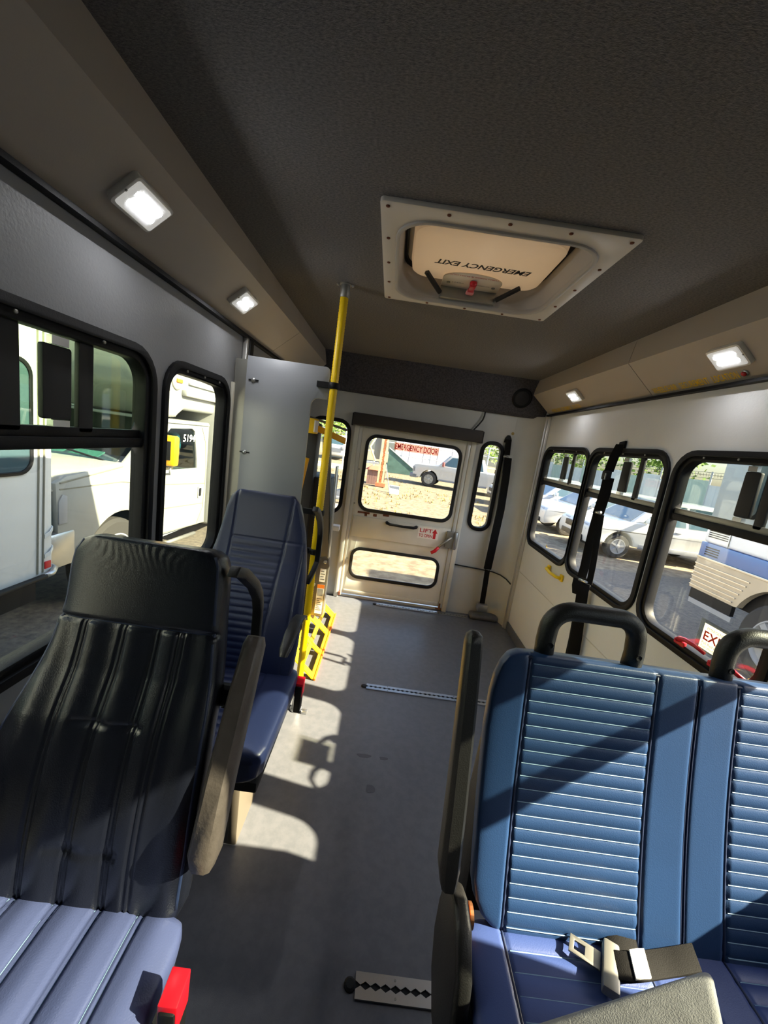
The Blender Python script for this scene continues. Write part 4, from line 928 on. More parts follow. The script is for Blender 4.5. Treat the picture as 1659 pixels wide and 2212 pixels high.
st(b.build('road', M_ROAD), 'pale road beyond the field behind the bus', 'road')
b = B(); b.plate([[(-3.0, 13.0), (0.3, 11.0), (1.2, 9.8), (.6, 9.2), (-3, 10)]], .006, (0, 0, GZ+.002), UX, UY)
st(b.build('path', M_ROAD), 'pale bare patch of ground just behind the emergency door', 'path')
# dry grass tufts: one mass
random.seed(3); b = B()
for i in range(3800):
    y = 6.5+26*random.random()**1.3; x = (random.random()*2-1)*(2.5+y*.45)+.6
    if x < -1.4 and y < 12: continue
    if x > 1.3 and y < 9.6 or x > 4.4 and y < 20 or x > 9.5 or y > 27.5 or (1.0 < x < 9 and 20 < y < 25.5): continue
    if math.sin(x*1.7+y*.6)+math.sin(y*.9-x*.5) < -.25: continue
    for k in range(3):
        a = random.random()*6.28; h_ = .03+.09*random.random(); w_ = .012+.012*random.random()
        dx, dy = math.cos(a)*w_, math.sin(a)*w_; lx, ly = random.uniform(-.05, .05), random.uniform(-.05, .05)
        qx, qy = x+random.uniform(-.06, .06), y+random.uniform(-.06, .06)
        b.add([(qx-dx, qy-dy, GZ), (qx+dx, qy+dy, GZ), (qx+lx, qy+ly, GZ+h_)], [(0, 1, 2)])
tag(b.build('dry_grass', M_GRASS), 'straw-yellow dry grass tufts across the field behind the bus', 'grass', kind='stuff')

def wheel(parent, c, r, w, axis, rim=M_RIM, spokes=5, name='wheel'):
    c = Vector(c); ax = Vector(axis).normalized()
    ty = B().disc_lathe(c, ax, [(r*.6, -w*.2), (r*.62, -w*.5), (r*.90, -w*.5), (r*.985, -w*.36), (r, -w*.2), (r, w*.2), (r*.985, w*.36), (r*.90, w*.5), (r*.62, w*.5), (r*.6, w*.15)], 32).build(name, M_TYRE, parent, smooth=True, autos=35)
    rm = B(); rm.disc_lathe(c, ax, [(r*.64, w*.2), (r*.64, w*.48), (r*.58, w*.50), (r*.54, w*.34), (r*.2, w*.30)], 32)
    a = ax.orthogonal().normalized(); q = ax.cross(a)
    for k in range(spokes):
        t = 2*math.pi*k/spokes; d = a*math.cos(t)+q*math.sin(t); e = ax.cross(d)
        rm.obox(c+d*r*.34+ax*w*.42, d*r*.24, e*r*.075, ax*w*.06)
    rm.disc_lathe(c, ax, [(r*.16, w*.3), (r*.16, w*.5), (r*.10, w*.53)], 16)
    rm.build('rim', rim, ty, smooth=True, autos=30)
    return ty
def arch(cx, cz, r, a0=0, a1=180, n=12): return [(cx+r*math.cos(math.radians(a0+(a1-a0)*i/n)), cz+r*math.sin(math.radians(a0+(a1-a0)*i/n))) for i in range(n+1)]

# ---- cream cutaway van on the left, facing the viewer
XV = -2.75
van = thing('cutaway_van', (-3.75, 5.5, GZ), 'cream white cutaway bus with a yellow mirror parked outside the left windows', 'bus')
prof_ = [(3.30, -.12), (3.26, .60), (3.38, .655), (4.12, .715), (4.72, 1.205), (6.02, 1.215), (6.05, -.30), (4.66, -.22)] + arch(4.10, -.30, .52, 10, 170, 14)
win = [(4.80, .60), (5.73, .575), (5.70, .70), (5.60, 1.10), (5.52, 1.135), (4.98, 1.12), (4.90, 1.06), (4.72, .70)]
B().plate([prof_, win], .05, (XV, 0, 0), UY, UZ, d0=-.05).build('cab_side', M_CREAM, van, bevel=.006)
B().plate([prof_], .05, (XV-1.95, 0, 0), UY, UZ).build('cab_side', M_CREAM, van)
B().hexa([(XV-1.93, 3.24, .52), (XV-.02, 3.24, .52), (XV-.02, 4.12, .60), (XV-1.93, 4.12, .60), (XV-1.93, 3.34, .655), (XV-.02, 3.34, .655), (XV-.02, 4.14, .735), (XV-1.93, 4.14, .735)]).build('hood', M_CREAM, van, bevel=.02)
B().box(XV-1.90, XV-.04, 3.23, 3.28, .12, .54).build('grille', M_DARKGL, van, bevel=.01)
for x in (XV-.30, XV-1.66): B().box(x-.17, x+.17, 3.21, 3.25, .22, .46).build('headlight', M_WHITE, van, bevel=.02)
B().box(XV-1.97, XV+.012, 3.18, 3.47, -.16, .165).build('bumper', M_STEEL, van, bevel=.03)
B().plate([[(3.28, .24), (3.37, .24), (3.37, .48), (3.32, .50), (3.28, .44)]], .014, (XV, 0, 0), UY, UZ).build('corner_lamp', M_PANEL, van, bevel=.005)
ws = B().hexa([(XV-1.86, 4.10, .735), (XV-.08, 4.10, .735), (XV-.08, 4.125, .735), (XV-1.86, 4.125, .735), (XV-1.78, 4.70, 1.20), (XV-.16, 4.70, 1.20), (XV-.16, 4.725, 1.20), (XV-1.78, 4.725, 1.20)]); ws.build('windscreen', G_CAR, van)
B().hexa([(XV-1.9, 4.2, .55), (XV-.06, 4.2, .55), (XV-.06, 4.75, .58), (XV-1.9, 4.75, .58), (XV-1.9, 4.2, .74), (XV-.06, 4.2, .74), (XV-.06, 4.75, .72), (XV-1.9, 4.75, .72)]).build('dashboard', M_BARR, van, bevel=.03)
for k, (x, y) in enumerate(((XV-.55, 4.32), (XV-.95, 4.30))):
    B().obox((x, y, .755), (.16, .03*k, 0), (-.02, .09, .02), (0, 0, .006)).build('paper', M_PAPERG, van)
for x in (XV-.45, XV-1.1): B().tube([(x+.25, 4.10, .73), (x-.25, 4.16, .80)], .010, 6).build('wiper', M_RUBBER, van)
B().box(XV-1.93, XV-.01, 4.70, 6.05, 1.195, 1.235).build('cab_roof', M_CREAM, van, bevel=.015)
B().box(XV-.02, XV+.02, 4.72, 6.0, 1.19, 1.215).build('drip_rail', M_CREAM, van, bevel=.006)
B().plate([win], .004, (XV, 0, 0), UY, UZ, d0=-.03).build('door_glass', G_CAR, van)
def line3(pts, r, m, parent, name): return B().tube([(XV+.001, y, z) for y, z in pts], r, 6, ).build(name, m, parent)
M_SEAM = mat('panel_gap', S(120, 118, 104), .8)
line3([(5.80, 1.16), (5.93, .95), (6.0, .55), (5.99, .30), (5.96, -.05), (5.80, -.27)], .006, M_SEAM, van, 'door_gap')
line3([(4.68, .62), (4.67, .2), (4.70, -.20), (5.80, -.28)], .006, M_SEAM, van, 'door_gap')
line3([(3.30, .545), (4.1, .535), (4.68, .44), (5.98, .325)], .006, M_SEAM, van, 'crease')
line3([(4.66, .13), (5.95, .02)], .006, M_SEAM, van, 'crease')
line3([(3.30, .60), (4.10, .695)], .008, M_SEAM, van, 'hood_gap')
B().plate([rr(5.78, 5.88, .12, .30, .02)], .012, (XV, 0, 0), UY, UZ).build('door_handle', M_PANEL, van, bevel=.004)
B().plate([rr(5.80, 5.86, .15, .27, .015)], .018, (XV, 0, 0), UY, UZ).build('handle_lever', M_BLACK, van, bevel=.004)
B().box(-2.645, -2.475, 4.58, 4.70, .70, 1.055).build('mirror_housing', M_MIRY, van, bevel=.03)
B().box(-2.60, -2.52, 4.572, 4.59, .77, .99).build('mirror_recess', M_BLACK, van, bevel=.004)
B().tube([(XV, 4.80, .60), (XV+.08, 4.72, .575), (XV+.19, 4.66, .60), (XV+.20, 4.64, .70)], .014, 8).build('mirror_arm', M_PANEL, van, smooth=True)
wheel(van, (XV-.16, 4.10, -.31), .44, .24, (1, 0, 0), M_PANEL, 4); wheel(van, (XV-1.80, 4.10, -.31), .44, .24, (-1, 0, 0), M_PANEL, 4)
wheel(van, (XV-.20, 8.4, -.31), .44, .26, (1, 0, 0), M_PANEL, 4); wheel(van, (XV-1.80, 8.4, -.31), .44, .26, (-1, 0, 0), M_PANEL, 4)
# cap over the cab, awning rail, body box
cap = B(); cp = [(4.30, 1.55), (4.22, 1.75), (4.30, 2.25), (4.6, 2.42), (6.15, 2.46), (6.15, 1.365), (5.25, 1.37), (5.05, 1.26), (4.75, 1.25)]
cap.rings([[(x, y, z) for y, z in cp] for x in (XV-2.0, XV-1.9, XV-.08, XV+.02)]); cap.build('front_cap', M_CREAM, van, bevel=.05, seg=3)
B().box(XV+.01, XV+.09, 5.15, 6.2, 1.545, 1.625).build('rolled_awning', M_CREAM, van, bevel=.02)
B().box(XV+.01, XV+.05, 5.30, 6.2, 1.70, 1.73).build('awning_rail', M_CREAM, van, bevel=.005)
B().box(XV-2.05, XV+.08, 6.10, 9.9, -.35, 2.47).build('bus_body', M_CREAM, van, bevel=.04, seg=3)
B().disc_lathe((XV+.025, 5.02, 1.71), (1, 0, 0), [(.12, -.01), (.11, .012), (.09, .02)], 20).build('lamp_bezel', M_CREAM, van, smooth=True)
B().box(XV+.04, XV+.06, 4.97, 5.10, 1.69, 1.735).build('marker_lamp', M_ORANGE, van, bevel=.006)
line3([(5.28, 2.2), (5.30, 1.75), (5.27, 1.45), (5.05, 1.27)], .006, M_SEAM, van, 'cap_seam')
B().box(XV-1.9, XV-.08, 5.6, 6.05, -.1, .55).build('driver_seat', M_BARR, van, bevel=.05)
B().box(XV-1.9, XV-.06, 4.2, 6.05, -.30, -.25).build('cab_floor', M_BARR, van)
B().box(XV-1.9, XV-.08, 6.0, 6.05, -.1, 1.2).build('cab_back', M_BARR, van)
wt = B()
for k, (txt) in enumerate(('5194',)):
    pass
text('window_number', '5194', M_WHITE, van, (XV+.004, 5.28, .955), UY, UZ, .32, .10, bold=.012, shear=.08)
B().tube([(XV+.02, 4.75, -.35), (XV+.02, 5.7, -.40)], .03, 8).build('side_step', M_ZINC, van, smooth=True)

# person at the wheel of the van
per = thing('person', (XV-.42, 5.42, .47), 'person in a teal shirt sitting at the wheel of the cream van', 'person')
def skin_body(name, verts, edges, radii, m, parent, base, sub=2):
    me = bpy.data.meshes.new(name); me.from_pydata([Vector(v)-base for v in verts], edges, []); me.update()
    o = bpy.data.objects.new(name, me); COL.objects.link(o); o.parent = parent
    mod = o.modifiers.new('Skin', 'SKIN'); sm = o.modifiers.new('Subdivision', 'SUBSURF'); sm.levels = sub; sm.render_levels = sub
    if not me.skin_vertices: 
        bm = bmesh.new(); bm.from_mesh(me); bm.verts.layers.skin.verify(); bm.to_mesh(me); bm.free()
    for k, r in enumerate(radii): me.skin_vertices[0].data[k].radius = (r, r) if not isinstance(r, tuple) else r
    me.skin_vertices[0].data[0].use_root = True
    dg = bpy.context.evaluated_depsgraph_get(); m2 = bpy.data.meshes.new_from_object(o.evaluated_get(dg))
    o.modifiers.clear(); o.data = m2; m2.materials.clear(); m2.materials.append(m)
    for p in m2.polygons: p.use_smooth = True
    return o
px_, py_, pz_ = XV-.42, 5.55, .55
V = [(px_, py_, pz_), (px_, py_-.01, pz_+.20), (px_, py_-.02, pz_+.40), (px_, py_-.03, pz_+.50), (px_, py_-.05, pz_+.60), (px_, py_-.07, pz_+.70),
     (px_+.17, py_-.03, pz_+.44), (px_+.24, py_-.10, pz_+.26), (px_+.26, py_-.16, pz_+.10), (px_+.18, py_-.36, pz_+.12), (px_+.14, py_-.46, pz_+.14),
     (px_-.17, py_-.03, pz_+.44), (px_-.24, py_-.10, pz_+.24), (px_-.24, py_-.16, pz_+.10), (px_-.10, py_-.42, pz_+.14),
     (px_+.10, py_-.05, pz_-.02), (px_+.12, py_-.45, pz_+.02), (px_+.12, py_-.60, pz_-.35), (px_-.10, py_-.05, pz_-.02), (px_-.12, py_-.45, pz_+.02), (px_-.12, py_-.60, pz_-.35)]
Ed = [(0,1),(1,2),(2,3),(3,4),(4,5),(2,6),(6,7),(7,8),(8,9),(9,10),(2,11),(11,12),(12,13),(13,14),(0,15),(15,16),(16,17),(0,18),(18,19),(19,20)]
Rd = [.14,(.15,.11),(.15,.10),.06,.085,.075,.075,.058,.048,.040,.036,.075,.058,.048,.036,.085,.07,.05,.085,.07,.05]
body_ = skin_body('body', V, Ed, Rd, M_SKIN, per, W0[per.name])
V2 = [(px_, py_, pz_), (px_, py_-.01, pz_+.20), (px_, py_-.02, pz_+.40), (px_+.17, py_-.03, pz_+.44), (px_+.24, py_-.10, pz_+.26), (px_-.17, py_-.03, pz_+.44), (px_-.24, py_-.10, pz_+.26)]
skin_body('shirt', V2, [(0,1),(1,2),(2,3),(3,4),(2,5),(5,6)], [.155,(.165,.125),(.165,.115),.09,.075,.09,.075], M_TEAL, per, W0[per.name])
B().disc_lathe((px_, py_-.05, pz_+.66), UZ, [(.088, 0), (.10, .04), (.098, .09), (.07, .135), (.01, .15)], 20).build('hair', M_HAIR, per, smooth=True)

# ---- near bus on the left
XN = -2.45
nb = thing('shuttle_bus', (-3.55, .2, GZ), 'pale cream shuttle bus with a red reflector parked nearest outside the large left window', 'bus')
L_ = [(-3.5, XN), (2.80, XN), (2.90, XN-.03), (2.95, XN-.12), (2.95, XN-2.1), (-3.5, XN-2.1)]
b = B(); b.rings([[(x, y, z) for y, x in L_] for z in (.005, 2.30)]); b.build('body', M_CREAMN, nb, smooth=True, autos=30)
B().box(XN-2.0, XN-.10, -3.4, 2.85, 2.30, 2.37).build('roof_panel', M_CREAMN, nb, bevel=.03)
for a, c in ((-1.2, .40), (.55, 1.55), (1.72, 2.712)):
    wf = B().plate([rr(a, c, .770, 1.545, .11), rr(a+.026, c-.026, .796, 1.519, .09)], .014, (XN, 0, 0), UY, UZ).build('window', M_BLACK, nb, bevel=.004)
    B().plate([rr(a+.018, c-.018, .788, 1.527, .09)], .006, (XN, 0, 0), UY, UZ).build('pane', M_DARKGL, wf)
for y in (2.74, 2.785): B().tube([(XN+.002, y+.02, 2.25), (XN+.002, y+.02, .9), (XN+.002, y, .02)], .007, 6).build('corner_trim', M_SEAM, nb)
for z in (.33, .175): B().ribbon([(XN+.004, 2.80, z-.035), (XN+.004, 2.85, z-.02), (XN-.03, 2.912, z), (XN-.12, 2.956, z+.02)], .03, .006, UZ).build('corner_strap', M_CREAMN, nb)
B().tube([(XN+.03, -2.5, .0), (XN+.03, 2.78, -.003)], .020, 10).build('rub_rail', M_BLACK, nb, smooth=True)
B().tube([(XN+.025, 2.77, -.003), (XN+.02, 2.85, .0), (XN-.03, 2.93, .002), (XN-.12, 2.975, .002), (XN-1.9, 2.975, .002)], .022, 10).build('bumper_trim', M_STEEL, nb, smooth=True)
B().box(XN-.004, XN+.006, 2.802, 2.856, .040, .096).build('reflector', M_RED, nb, bevel=.002)
B().box(XN-1.95, XN-.12, -3.4, 2.86, -.25, .005).build('chassis', M_BLACK, nb)
for y in (-2.0, 1.1):
    wheel(nb, (XN-.18, y, -.33), .42, .24, (1, 0, 0), M_PANEL, 4); wheel(nb, (XN-1.9, y, -.33), .42, .24, (-1, 0, 0), M_PANEL, 4)

# ---- blue and white bus on the right
XB = 4.5
bb = thing('transit_bus', (5.7, 1.5, GZ), 'white bus with a blue stripe and ribbed skirt outside the right window', 'bus')
B().box(XB, XB+2.4, -5.0, 5.42, .63, 2.25).build('upper_body', M_BUSW, bb, bevel=.05, seg=3)
B().box(XB-.004, XB+2.4, -5.0, 5.42, .435, .63).build('blue_band', M_BLUE, bb, bevel=.008)
B().box(XB-.012, XB+.02, -5.0, 5.43, .405, .435).build('rub_strip', M_STEEL, bb, bevel=.004)
SK = B().plate([[(-5.0, -.03), (5.42, -.03), (5.42, .41), (-5.0, .41)]], .1, (XB+.1, 0, 0), -UY, UZ) if False else None
B().plate([[(-5.0, -.03), (3.55, -.03)]+[(4.12-.57*math.cos(math.radians(a)), -.25+.60*math.sin(math.radians(a))) for a in range(22, 159, 8)]+[(4.69, -.03), (5.42, -.03), (5.42, .41), (-5.0, .41)]], .08, (XB, 0, 0), UY, UZ).build('skirt', M_SKIRT, bb)
for k in range(6):
    z = .005+.062*k
    for a, c in ((-5.0, 3.52+.02*k), (4.72-.03*k, 5.42)):
        B().box(XB-.014, XB+.01, a, c, z, z+.014).build('skirt_rib', M_STEEL, bb)
B().box(XB+.02, XB+2.3, -4.9, 3.50, -.17, -.03).build('lower_trim', M_BLACK, bb); B().box(XB+.0, XB+.05, 4.70, 5.38, -.17, -.03).build('lower_trim', M_BLACK, bb)
B().box(XB-.01, XB+.04, 4.66, 5.36, -.235, -.17).build('side_step', M_PANEL, bb)
B().box(XB+.10, XB+2.3, -4.9, 5.3, -.05, .43).build('wheel_housing', M_BLACK, bb)
wheel(bb, (XB+.16, 4.12, -.27), .48, .28, (-1, 0, 0), M_PANEL, 6); wheel(bb, (XB+.16, -2.6, -.27), .48, .28, (-1, 0, 0), M_PANEL, 6)
wheel(bb, (XB+2.2, 4.12, -.27), .48, .28, (1, 0, 0), M_PANEL, 6); wheel(bb, (XB+2.2, -2.6, -.27), .48, .28, (1, 0, 0), M_PANEL, 6)
for k in range(8):
    z = .715+.028*k
    B().box(XB-.006, XB+.004, 5.03, 5.34, z, z+.012).build('louvre', M_BLACK, bb)
for k in range(4): B().box(XB-.010, XB+.0, 5.10, 5.32, .47+.032*k, .484+.032*k).build('louvre', M_BLACK, bb)
for a, c in ((4.72, 5.0), (3.3, 4.6), (1.8, 3.2), (.3, 1.7), (-1.2, .2)):
    wf = B().plate([rr(a, c, 1.06, 1.95, .08)], .012, (XB-.012, 0, 0), UY, UZ).build('window', M_BLACK, bb, bevel=.003)
    B().plate([rr(a+.04, c-.04, 1.10, 1.91, .06)], .004, (XB-.016, 0, 0), UY, UZ).build('pane', M_DARKGL, wf)
B().tube([(XB-.004, 5.0, .64), (XB-.004, 5.0, 1.03)], .005, 6).build('panel_gap', M_SEAM, bb)
tr = thing('box_trailer', (9.0, 6.2, GZ), 'white box trailer parked beyond the blue striped bus, in line with the cars', 'trailer')
for i in range(5): B().box(7.8, 7.86, 3.2+1.2*i, 4.385+1.2*i, .05, 1.9).build('side_panel', M_PANELW, tr, bevel=.01)
B().box(7.87, 10.2, 3.2, 9.2, .05, 1.88).build('box', M_PANELW, tr); B().box(7.78, 10.22, 3.15, 9.25, 1.9, 1.96).build('roof', M_PANELW, tr)
B().box(7.9, 10.1, 3.2, 9.2, -.35, .05).build('underframe', M_BLACK, tr)
for y in (4.2, 8.0):
    wheel(tr, (8.05, y, -.27), .48, .28, (-1, 0, 0), M_PANEL, 6); wheel(tr, (9.95, y, -.27), .48, .28, (1, 0, 0), M_PANEL, 6)
# dark trailer-like box behind and something dark between the bus and the cars
# ---- cars on the right, noses towards the bus
def car(name, loc, rot, label, paint, emblem=False, length=4.3, tall=1.0, group=None):
    t = thing(name, (loc[0], loc[1], GZ), label, 'car', group)
    t0 = W0[t.name]
    ox, oy, oz = t0
    W = 1.74
    pr = [(.06, .30), (.02, .50), (.05, .74), (.18, .84), (1.15, 1.0), (3.95*length/4.3, 1.02), (4.20*length/4.3, .98), (4.28*length/4.3, .55), (4.22*length/4.3, .28)]
    pr += arch(3.45*length/4.3, .33, .38, 5, 175, 10)+arch(.86, .33, .38, 5, 175, 10)
    P3 = lambda L: [(ox+p[0], oz+p[1]) for p in L]
    B().plate([P3(pr)], W, (0, oy-W/2, 0), UX, UZ, d0=-W).build('body', paint, t, bevel=.045, seg=3)
    h = tall
    q = [(1.08, .98), (1.82, 1.0+.58*h), (3.55*length/4.3, 1.0+.60*h), (4.12*length/4.3, 1.0)]
    g = B(); n_ = len(q)
    g.rings([[(ox+x, oy+yy, oz+z) for (x, z), yy in zip(q, (s*(W/2-.05), s*(W/2-.22), s*(W/2-.22), s*(W/2-.05)))] for s in (-1, 1)])
    g.build('greenhouse', paint, t, bevel=.05, seg=3)
    def sidew(L, nm):
        for s in (-1, 1):
            b = B(); pts = []
            for x, z in L:
                k = (z-.98)/(.60*h); pts.append((ox+x, oy+s*(W/2-.05-.17*k+.008), oz+z))
            b.rings([pts, [(p[0], p[1]-s*.03, p[2]) for p in pts]]); b.build(nm, M_DARKGL, t)
    k_ = length/4.3
    sidew([(1.38, 1.03), (1.92, 1.0+.50*h), (2.42*k_, 1.0+.52*h), (2.42*k_, 1.03)], 'front_side_window')
    sidew([(2.50*k_, 1.03), (2.50*k_, 1.0+.52*h), (3.45*k_, 1.0+.50*h), (3.75*k_, 1.05)], 'rear_side_window')
    b = B(); b.hexa([(ox+1.10, oy-W/2+.16, oz+1.01), (ox+1.10, oy+W/2-.16, oz+1.01), (ox+1.14, oy+W/2-.16, oz+1.0), (ox+1.14, oy-W/2+.16, oz+1.0), (ox+1.75, oy-W/2+.30, oz+1.0+.53*h), (ox+1.75, oy+W/2-.30, oz+1.0+.53*h), (ox+1.80, oy+W/2-.30, oz+1.0+.52*h), (ox+1.80, oy-W/2+.30, oz+1.0+.52*h)])
    b.build('windscreen', M_DARKGL, t)
    for s in (-1, 1):
        B().hexa([(ox+.03, oy+s*.52-.18, oz+.62), (ox+.05, oy+s*.52+.18, oz+.62), (ox+.22, oy+s*.52+.20, oz+.64), (ox+.20, oy+s*.52-.18, oz+.64), (ox+.06, oy+s*.52-.16, oz+.77), (ox+.08, oy+s*.52+.16, oz+.79), (ox+.25, oy+s*.52+.20, oz+.82), (ox+.2, oy+s*.52-.16, oz+.80)]).build('headlight', M_PANEL, t, bevel=.02)
        B().hexa([(ox+1.40, oy+s*.92-.09, oz+1.02), (ox+1.52, oy+s*.92-.09, oz+1.02), (ox+1.52, oy+s*.92+.09, oz+1.02), (ox+1.40, oy+s*.92+.09, oz+1.02), (ox+1.42, oy+s*.92-.09, oz+1.16), (ox+1.52, oy+s*.92-.09, oz+1.16), (ox+1.52, oy+s*.92+.09, oz+1.16), (ox+1.42, oy+s*.92+.09, oz+1.16)]).build('wing_mirror', paint, t, bevel=.025)
        B().box(ox+2.15*k_, ox+2.32*k_, oy+s*(W/2+.004)-.012, oy+s*(W/2+.004)+.012, oz+.88, oz+.91).build('door_handle', paint, t, bevel=.006)
        B().box(ox+1.35, ox+3.0*k_, oy+s*W/2-.015, oy+s*W/2+.015, oz+.34, oz+.46).build('sill_cladding', M_BARR, t, bevel=.006)
    B().box(ox-.01, ox+.06, oy-.42, oy+.42, oz+.56, oz+.72).build('grille', M_BLACK, t, bevel=.015)
    B().box(ox-.005, ox+.10, oy-.60, oy+.60, oz+.32, oz+.46).build('lower_grille', M_BLACK, t, bevel=.02)
    if emblem:
        e = B(); e.disc_lathe((ox-.012, oy, oz+.655), (-1, 0, 0), [(.085, -.01), (.085, .004), (.075, .008)], 20).build('emblem', M_STEEL, t)
        B().disc_lathe((ox-.018, oy, oz+.655), (-1, 0, 0), [(.070, 0), (.070, .006), (.05, .008)], 20).build('emblem_face', M_BLUE, t)
    for x in (.86, 3.45*k_):
        for s in (-1, 1): wheel(t, (ox+x, oy+s*(W/2-.12), oz+.32), .32, .20, (0, s, 0), M_RIM, 5)
    t.rotation_euler.z = rot
    return t
car('parked_car', (5.30, 10.78), 0, 'white car with five spoke wheels seen side-on through the middle right window', M_WHITEP, False, 4.4, 1.05, 'cars parked on the right')
car('parked_car', (5.05, 13.1), 0, 'white car with a round blue emblem seen through the small right window', M_WHITEP, True, 4.4, 1.0, 'cars parked on the right')
car('parked_car', (4.9, 15.6), .04, 'white car behind the one with the blue emblem outside small window', M_SILVP, False, 4.4, 1.0, 'cars parked on the right')
car('parked_car', (4.9, 18.2), .0, 'farthest white car in the row outside the small right window', M_WHITEP, False, 4.4, 1.0, 'cars parked on the right')

# ---- fence of corrugated panels with barbed wire, right
fz = thing('panel_fence', (13, 18, GZ), 'white and pale green corrugated panel fence topped by barbed wire behind the parked cars', 'fence')
F0, F1 = Vector((12.5, 6.0, GZ)), Vector((11.0, 34.0, GZ)); FD = (F1-F0).normalized(); FN = Vector((-FD.y, FD.x, 0)); FLn = (F1-F0).length
npan = 22
for i in range(npan):
    b = B(); a0 = FLn*i/npan; a1 = FLn*(i+1)/npan-.03; pts = []
    m_ = 16
    for j in range(m_+1):
        t = a0+(a1-a0)*j/m_; pts.append(F0+FD*t+FN*(.03 if (j//2) % 2 else 0))
    hgt = 2.25+.15*(i % 2)
    b.rings([[p+FN*e+UZ*z for p in pts]+[p+FN*(e+.02)+UZ*z for p in reversed(pts)] for e, z in ((0, .05), (0, hgt))])
    b.build('fence_panel', M_PANELG if i % 3 == 1 else M_PANELW, fz)
for i in range(npan+1):
    p = F0+FD*FLn*i/npan; B().tube([p, p+UZ*2.75], .035, 8).build('fence_post', M_GALV, fz)
wb = B()
for z in (2.5, 2.62, 2.72):
    wb.tube([F0+UZ*z, F1+UZ*z], .008, 4)
for i in range(220):
    p = F0+FD*FLn*i/220+UZ*2.62; wb.tube([p+Vector((.05, .05, -.06)), p+Vector((-.05, -.05, .06))], .007, 3)
o = wb.build('barbed_wire', M_ZINC, fz); o['kind'] = 'stuff'

# ---- pickup beyond the rear door
def pickup():
    t = thing('pickup_truck', (1.65, 23.0, GZ), 'white pickup truck parked beyond the field behind the emergency door', 'truck'); ox, oy, oz = W0[t.name]
    W = 2.0; P3 = lambda L: [(ox+p[0], oz+p[1]) for p in L]
    pr = [(.05, .45), (.02, .62), (.06, 1.10), (.22, 1.16), (1.35, 1.20), (1.45, 1.24), (4.0, 1.24), (4.0, 1.20), (6.0, 1.22), (6.05, .55)]+arch(4.72, .42, .50, 5, 175, 12)+arch(.95, .42, .50, 5, 175, 12)
    B().plate([P3(pr)], W, (0, oy-W/2, 0), UX, UZ, d0=-W).build('body', M_WHITEP, t, bevel=.04, seg=3)
    q = [(1.35, 1.20), (1.98, 1.86), (3.75, 1.88), (4.0, 1.22)]
    B().rings([[(ox+x, oy+yy, oz+z) for (x, z), yy in zip(q, (s*.95, s*.82, s*.82, s*.95))] for s in (-1, 1)]).build('cab', M_WHITEP, t, bevel=.05, seg=3)
    for L, nm in (([(1.62, 1.26), (2.06, 1.76), (2.62, 1.78), (2.62, 1.26)], 'front_side_window'), ([(2.80, 1.26), (2.80, 1.78), (3.64, 1.78), (3.80, 1.26)], 'rear_side_window')):
        for s in (-1, 1):
            pts = [(ox+x, oy+s*(.95-.13*(z-1.2)/.66+.008), oz+z) for x, z in L]
            B().rings([pts, [(p[0], p[1]-s*.03, p[2]) for p in pts]]).build(nm, M_DARKGL, t)
    B().hexa([(ox+1.36, oy-.8, oz+1.22), (ox+1.36, oy+.8, oz+1.22), (ox+1.42, oy+.8, oz+1.22), (ox+1.42, oy-.8, oz+1.22), (ox+1.90, oy-.72, oz+1.82), (ox+1.90, oy+.72, oz+1.82), (ox+1.97, oy+.72, oz+1.82), (ox+1.97, oy-.72, oz+1.82)]).build('windscreen', M_DARKGL, t)
    B().box(ox-.02, ox+.05, oy-.75, oy+.75, oz+.68, oz+1.05).build('grille', M_BARR, t, bevel=.02)
    B().box(ox-.14, ox+.30, oy-1.0, oy+1.0, oz+.40, oz+.64).build('bumper', M_BARR, t, bevel=.05)
    for s in (-1, 1):
        B().box(ox-.01, ox+.16, oy+s*.86-.14, oy+s*.86+.145, oz+.72, oz+1.02).build('headlight', M_PANEL, t, bevel=.03)
        B().box(ox+1.60, ox+1.72, oy+s*1.10-.12, oy+s*1.10+.12, oz+1.22, oz+1.46).build('wing_mirror', mat('mirror_red', S(150, 86, 84), .5), t, bevel=.03)
        for x in (2.45, 3.6): B().box(ox+x, ox+x+.06, oy+s*1.004-.012, oy+s*1.004+.012, oz+.98, oz+1.10).build('door_handle', M_BLACK, t)
        B().box(ox+1.5, ox+4.1, oy+s*1.0-.02, oy+s*1.0+.03, oz+.40, oz+.50).build('side_step', M_BARR, t, bevel=.02)
        for x in (.95, 4.72): wheel(t, (ox+x, oy+s*.86, oz+.42), .42, .27, (0, s, 0), M_CREAM, 6)
    t.rotation_euler.z = math.radians(-14)
    return t
pickup()
# ---- mast with hut, ladder and sheet
ms = thing('lattice_mast', (-.3, 18.4, GZ), 'pale yellow and rust lattice mast standing on a small hut behind the bus', 'mast')
for x, y in ((-.36, 18.3), (-.14, 18.3), (-.36, 18.55), (-.14, 18.55)): B().box(x-.04, x+.04, y-.04, y+.04, -.75, 4.6).build('mast_leg', M_MASTY, ms)
B().box(-.29, -.21, 18.40, 18.46, -.75, 4.6).build('centre_rail', M_MASTR, ms)
for k in range(14):
    z = -.5+.36*k
    B().tube([(-.36, 18.3, z), (-.14, 18.3, z+.18), (-.36, 18.3, z+.36)], .018, 5).build('lattice', M_MASTR, ms)
B().tube([(-.70, 18.2, 1.55), (-.92, 18.2, 1.05), (-.60, 18.25, .42)], .05, 6).build('brace', M_MASTY, ms)
B().tube([(-.36, 18.3, 2.2), (-.90, 18.2, 1.05)], .045, 6).build('brace', M_MASTY, ms)
B().box(-.72, -.42, 18.5, 18.7, .5, 1.75).build('control_box', M_BARR, ms, bevel=.02)
B().box(-1.2, -.45, 18.6, 18.9, .25, .34).build('crossbeam', M_BUSW, ms)
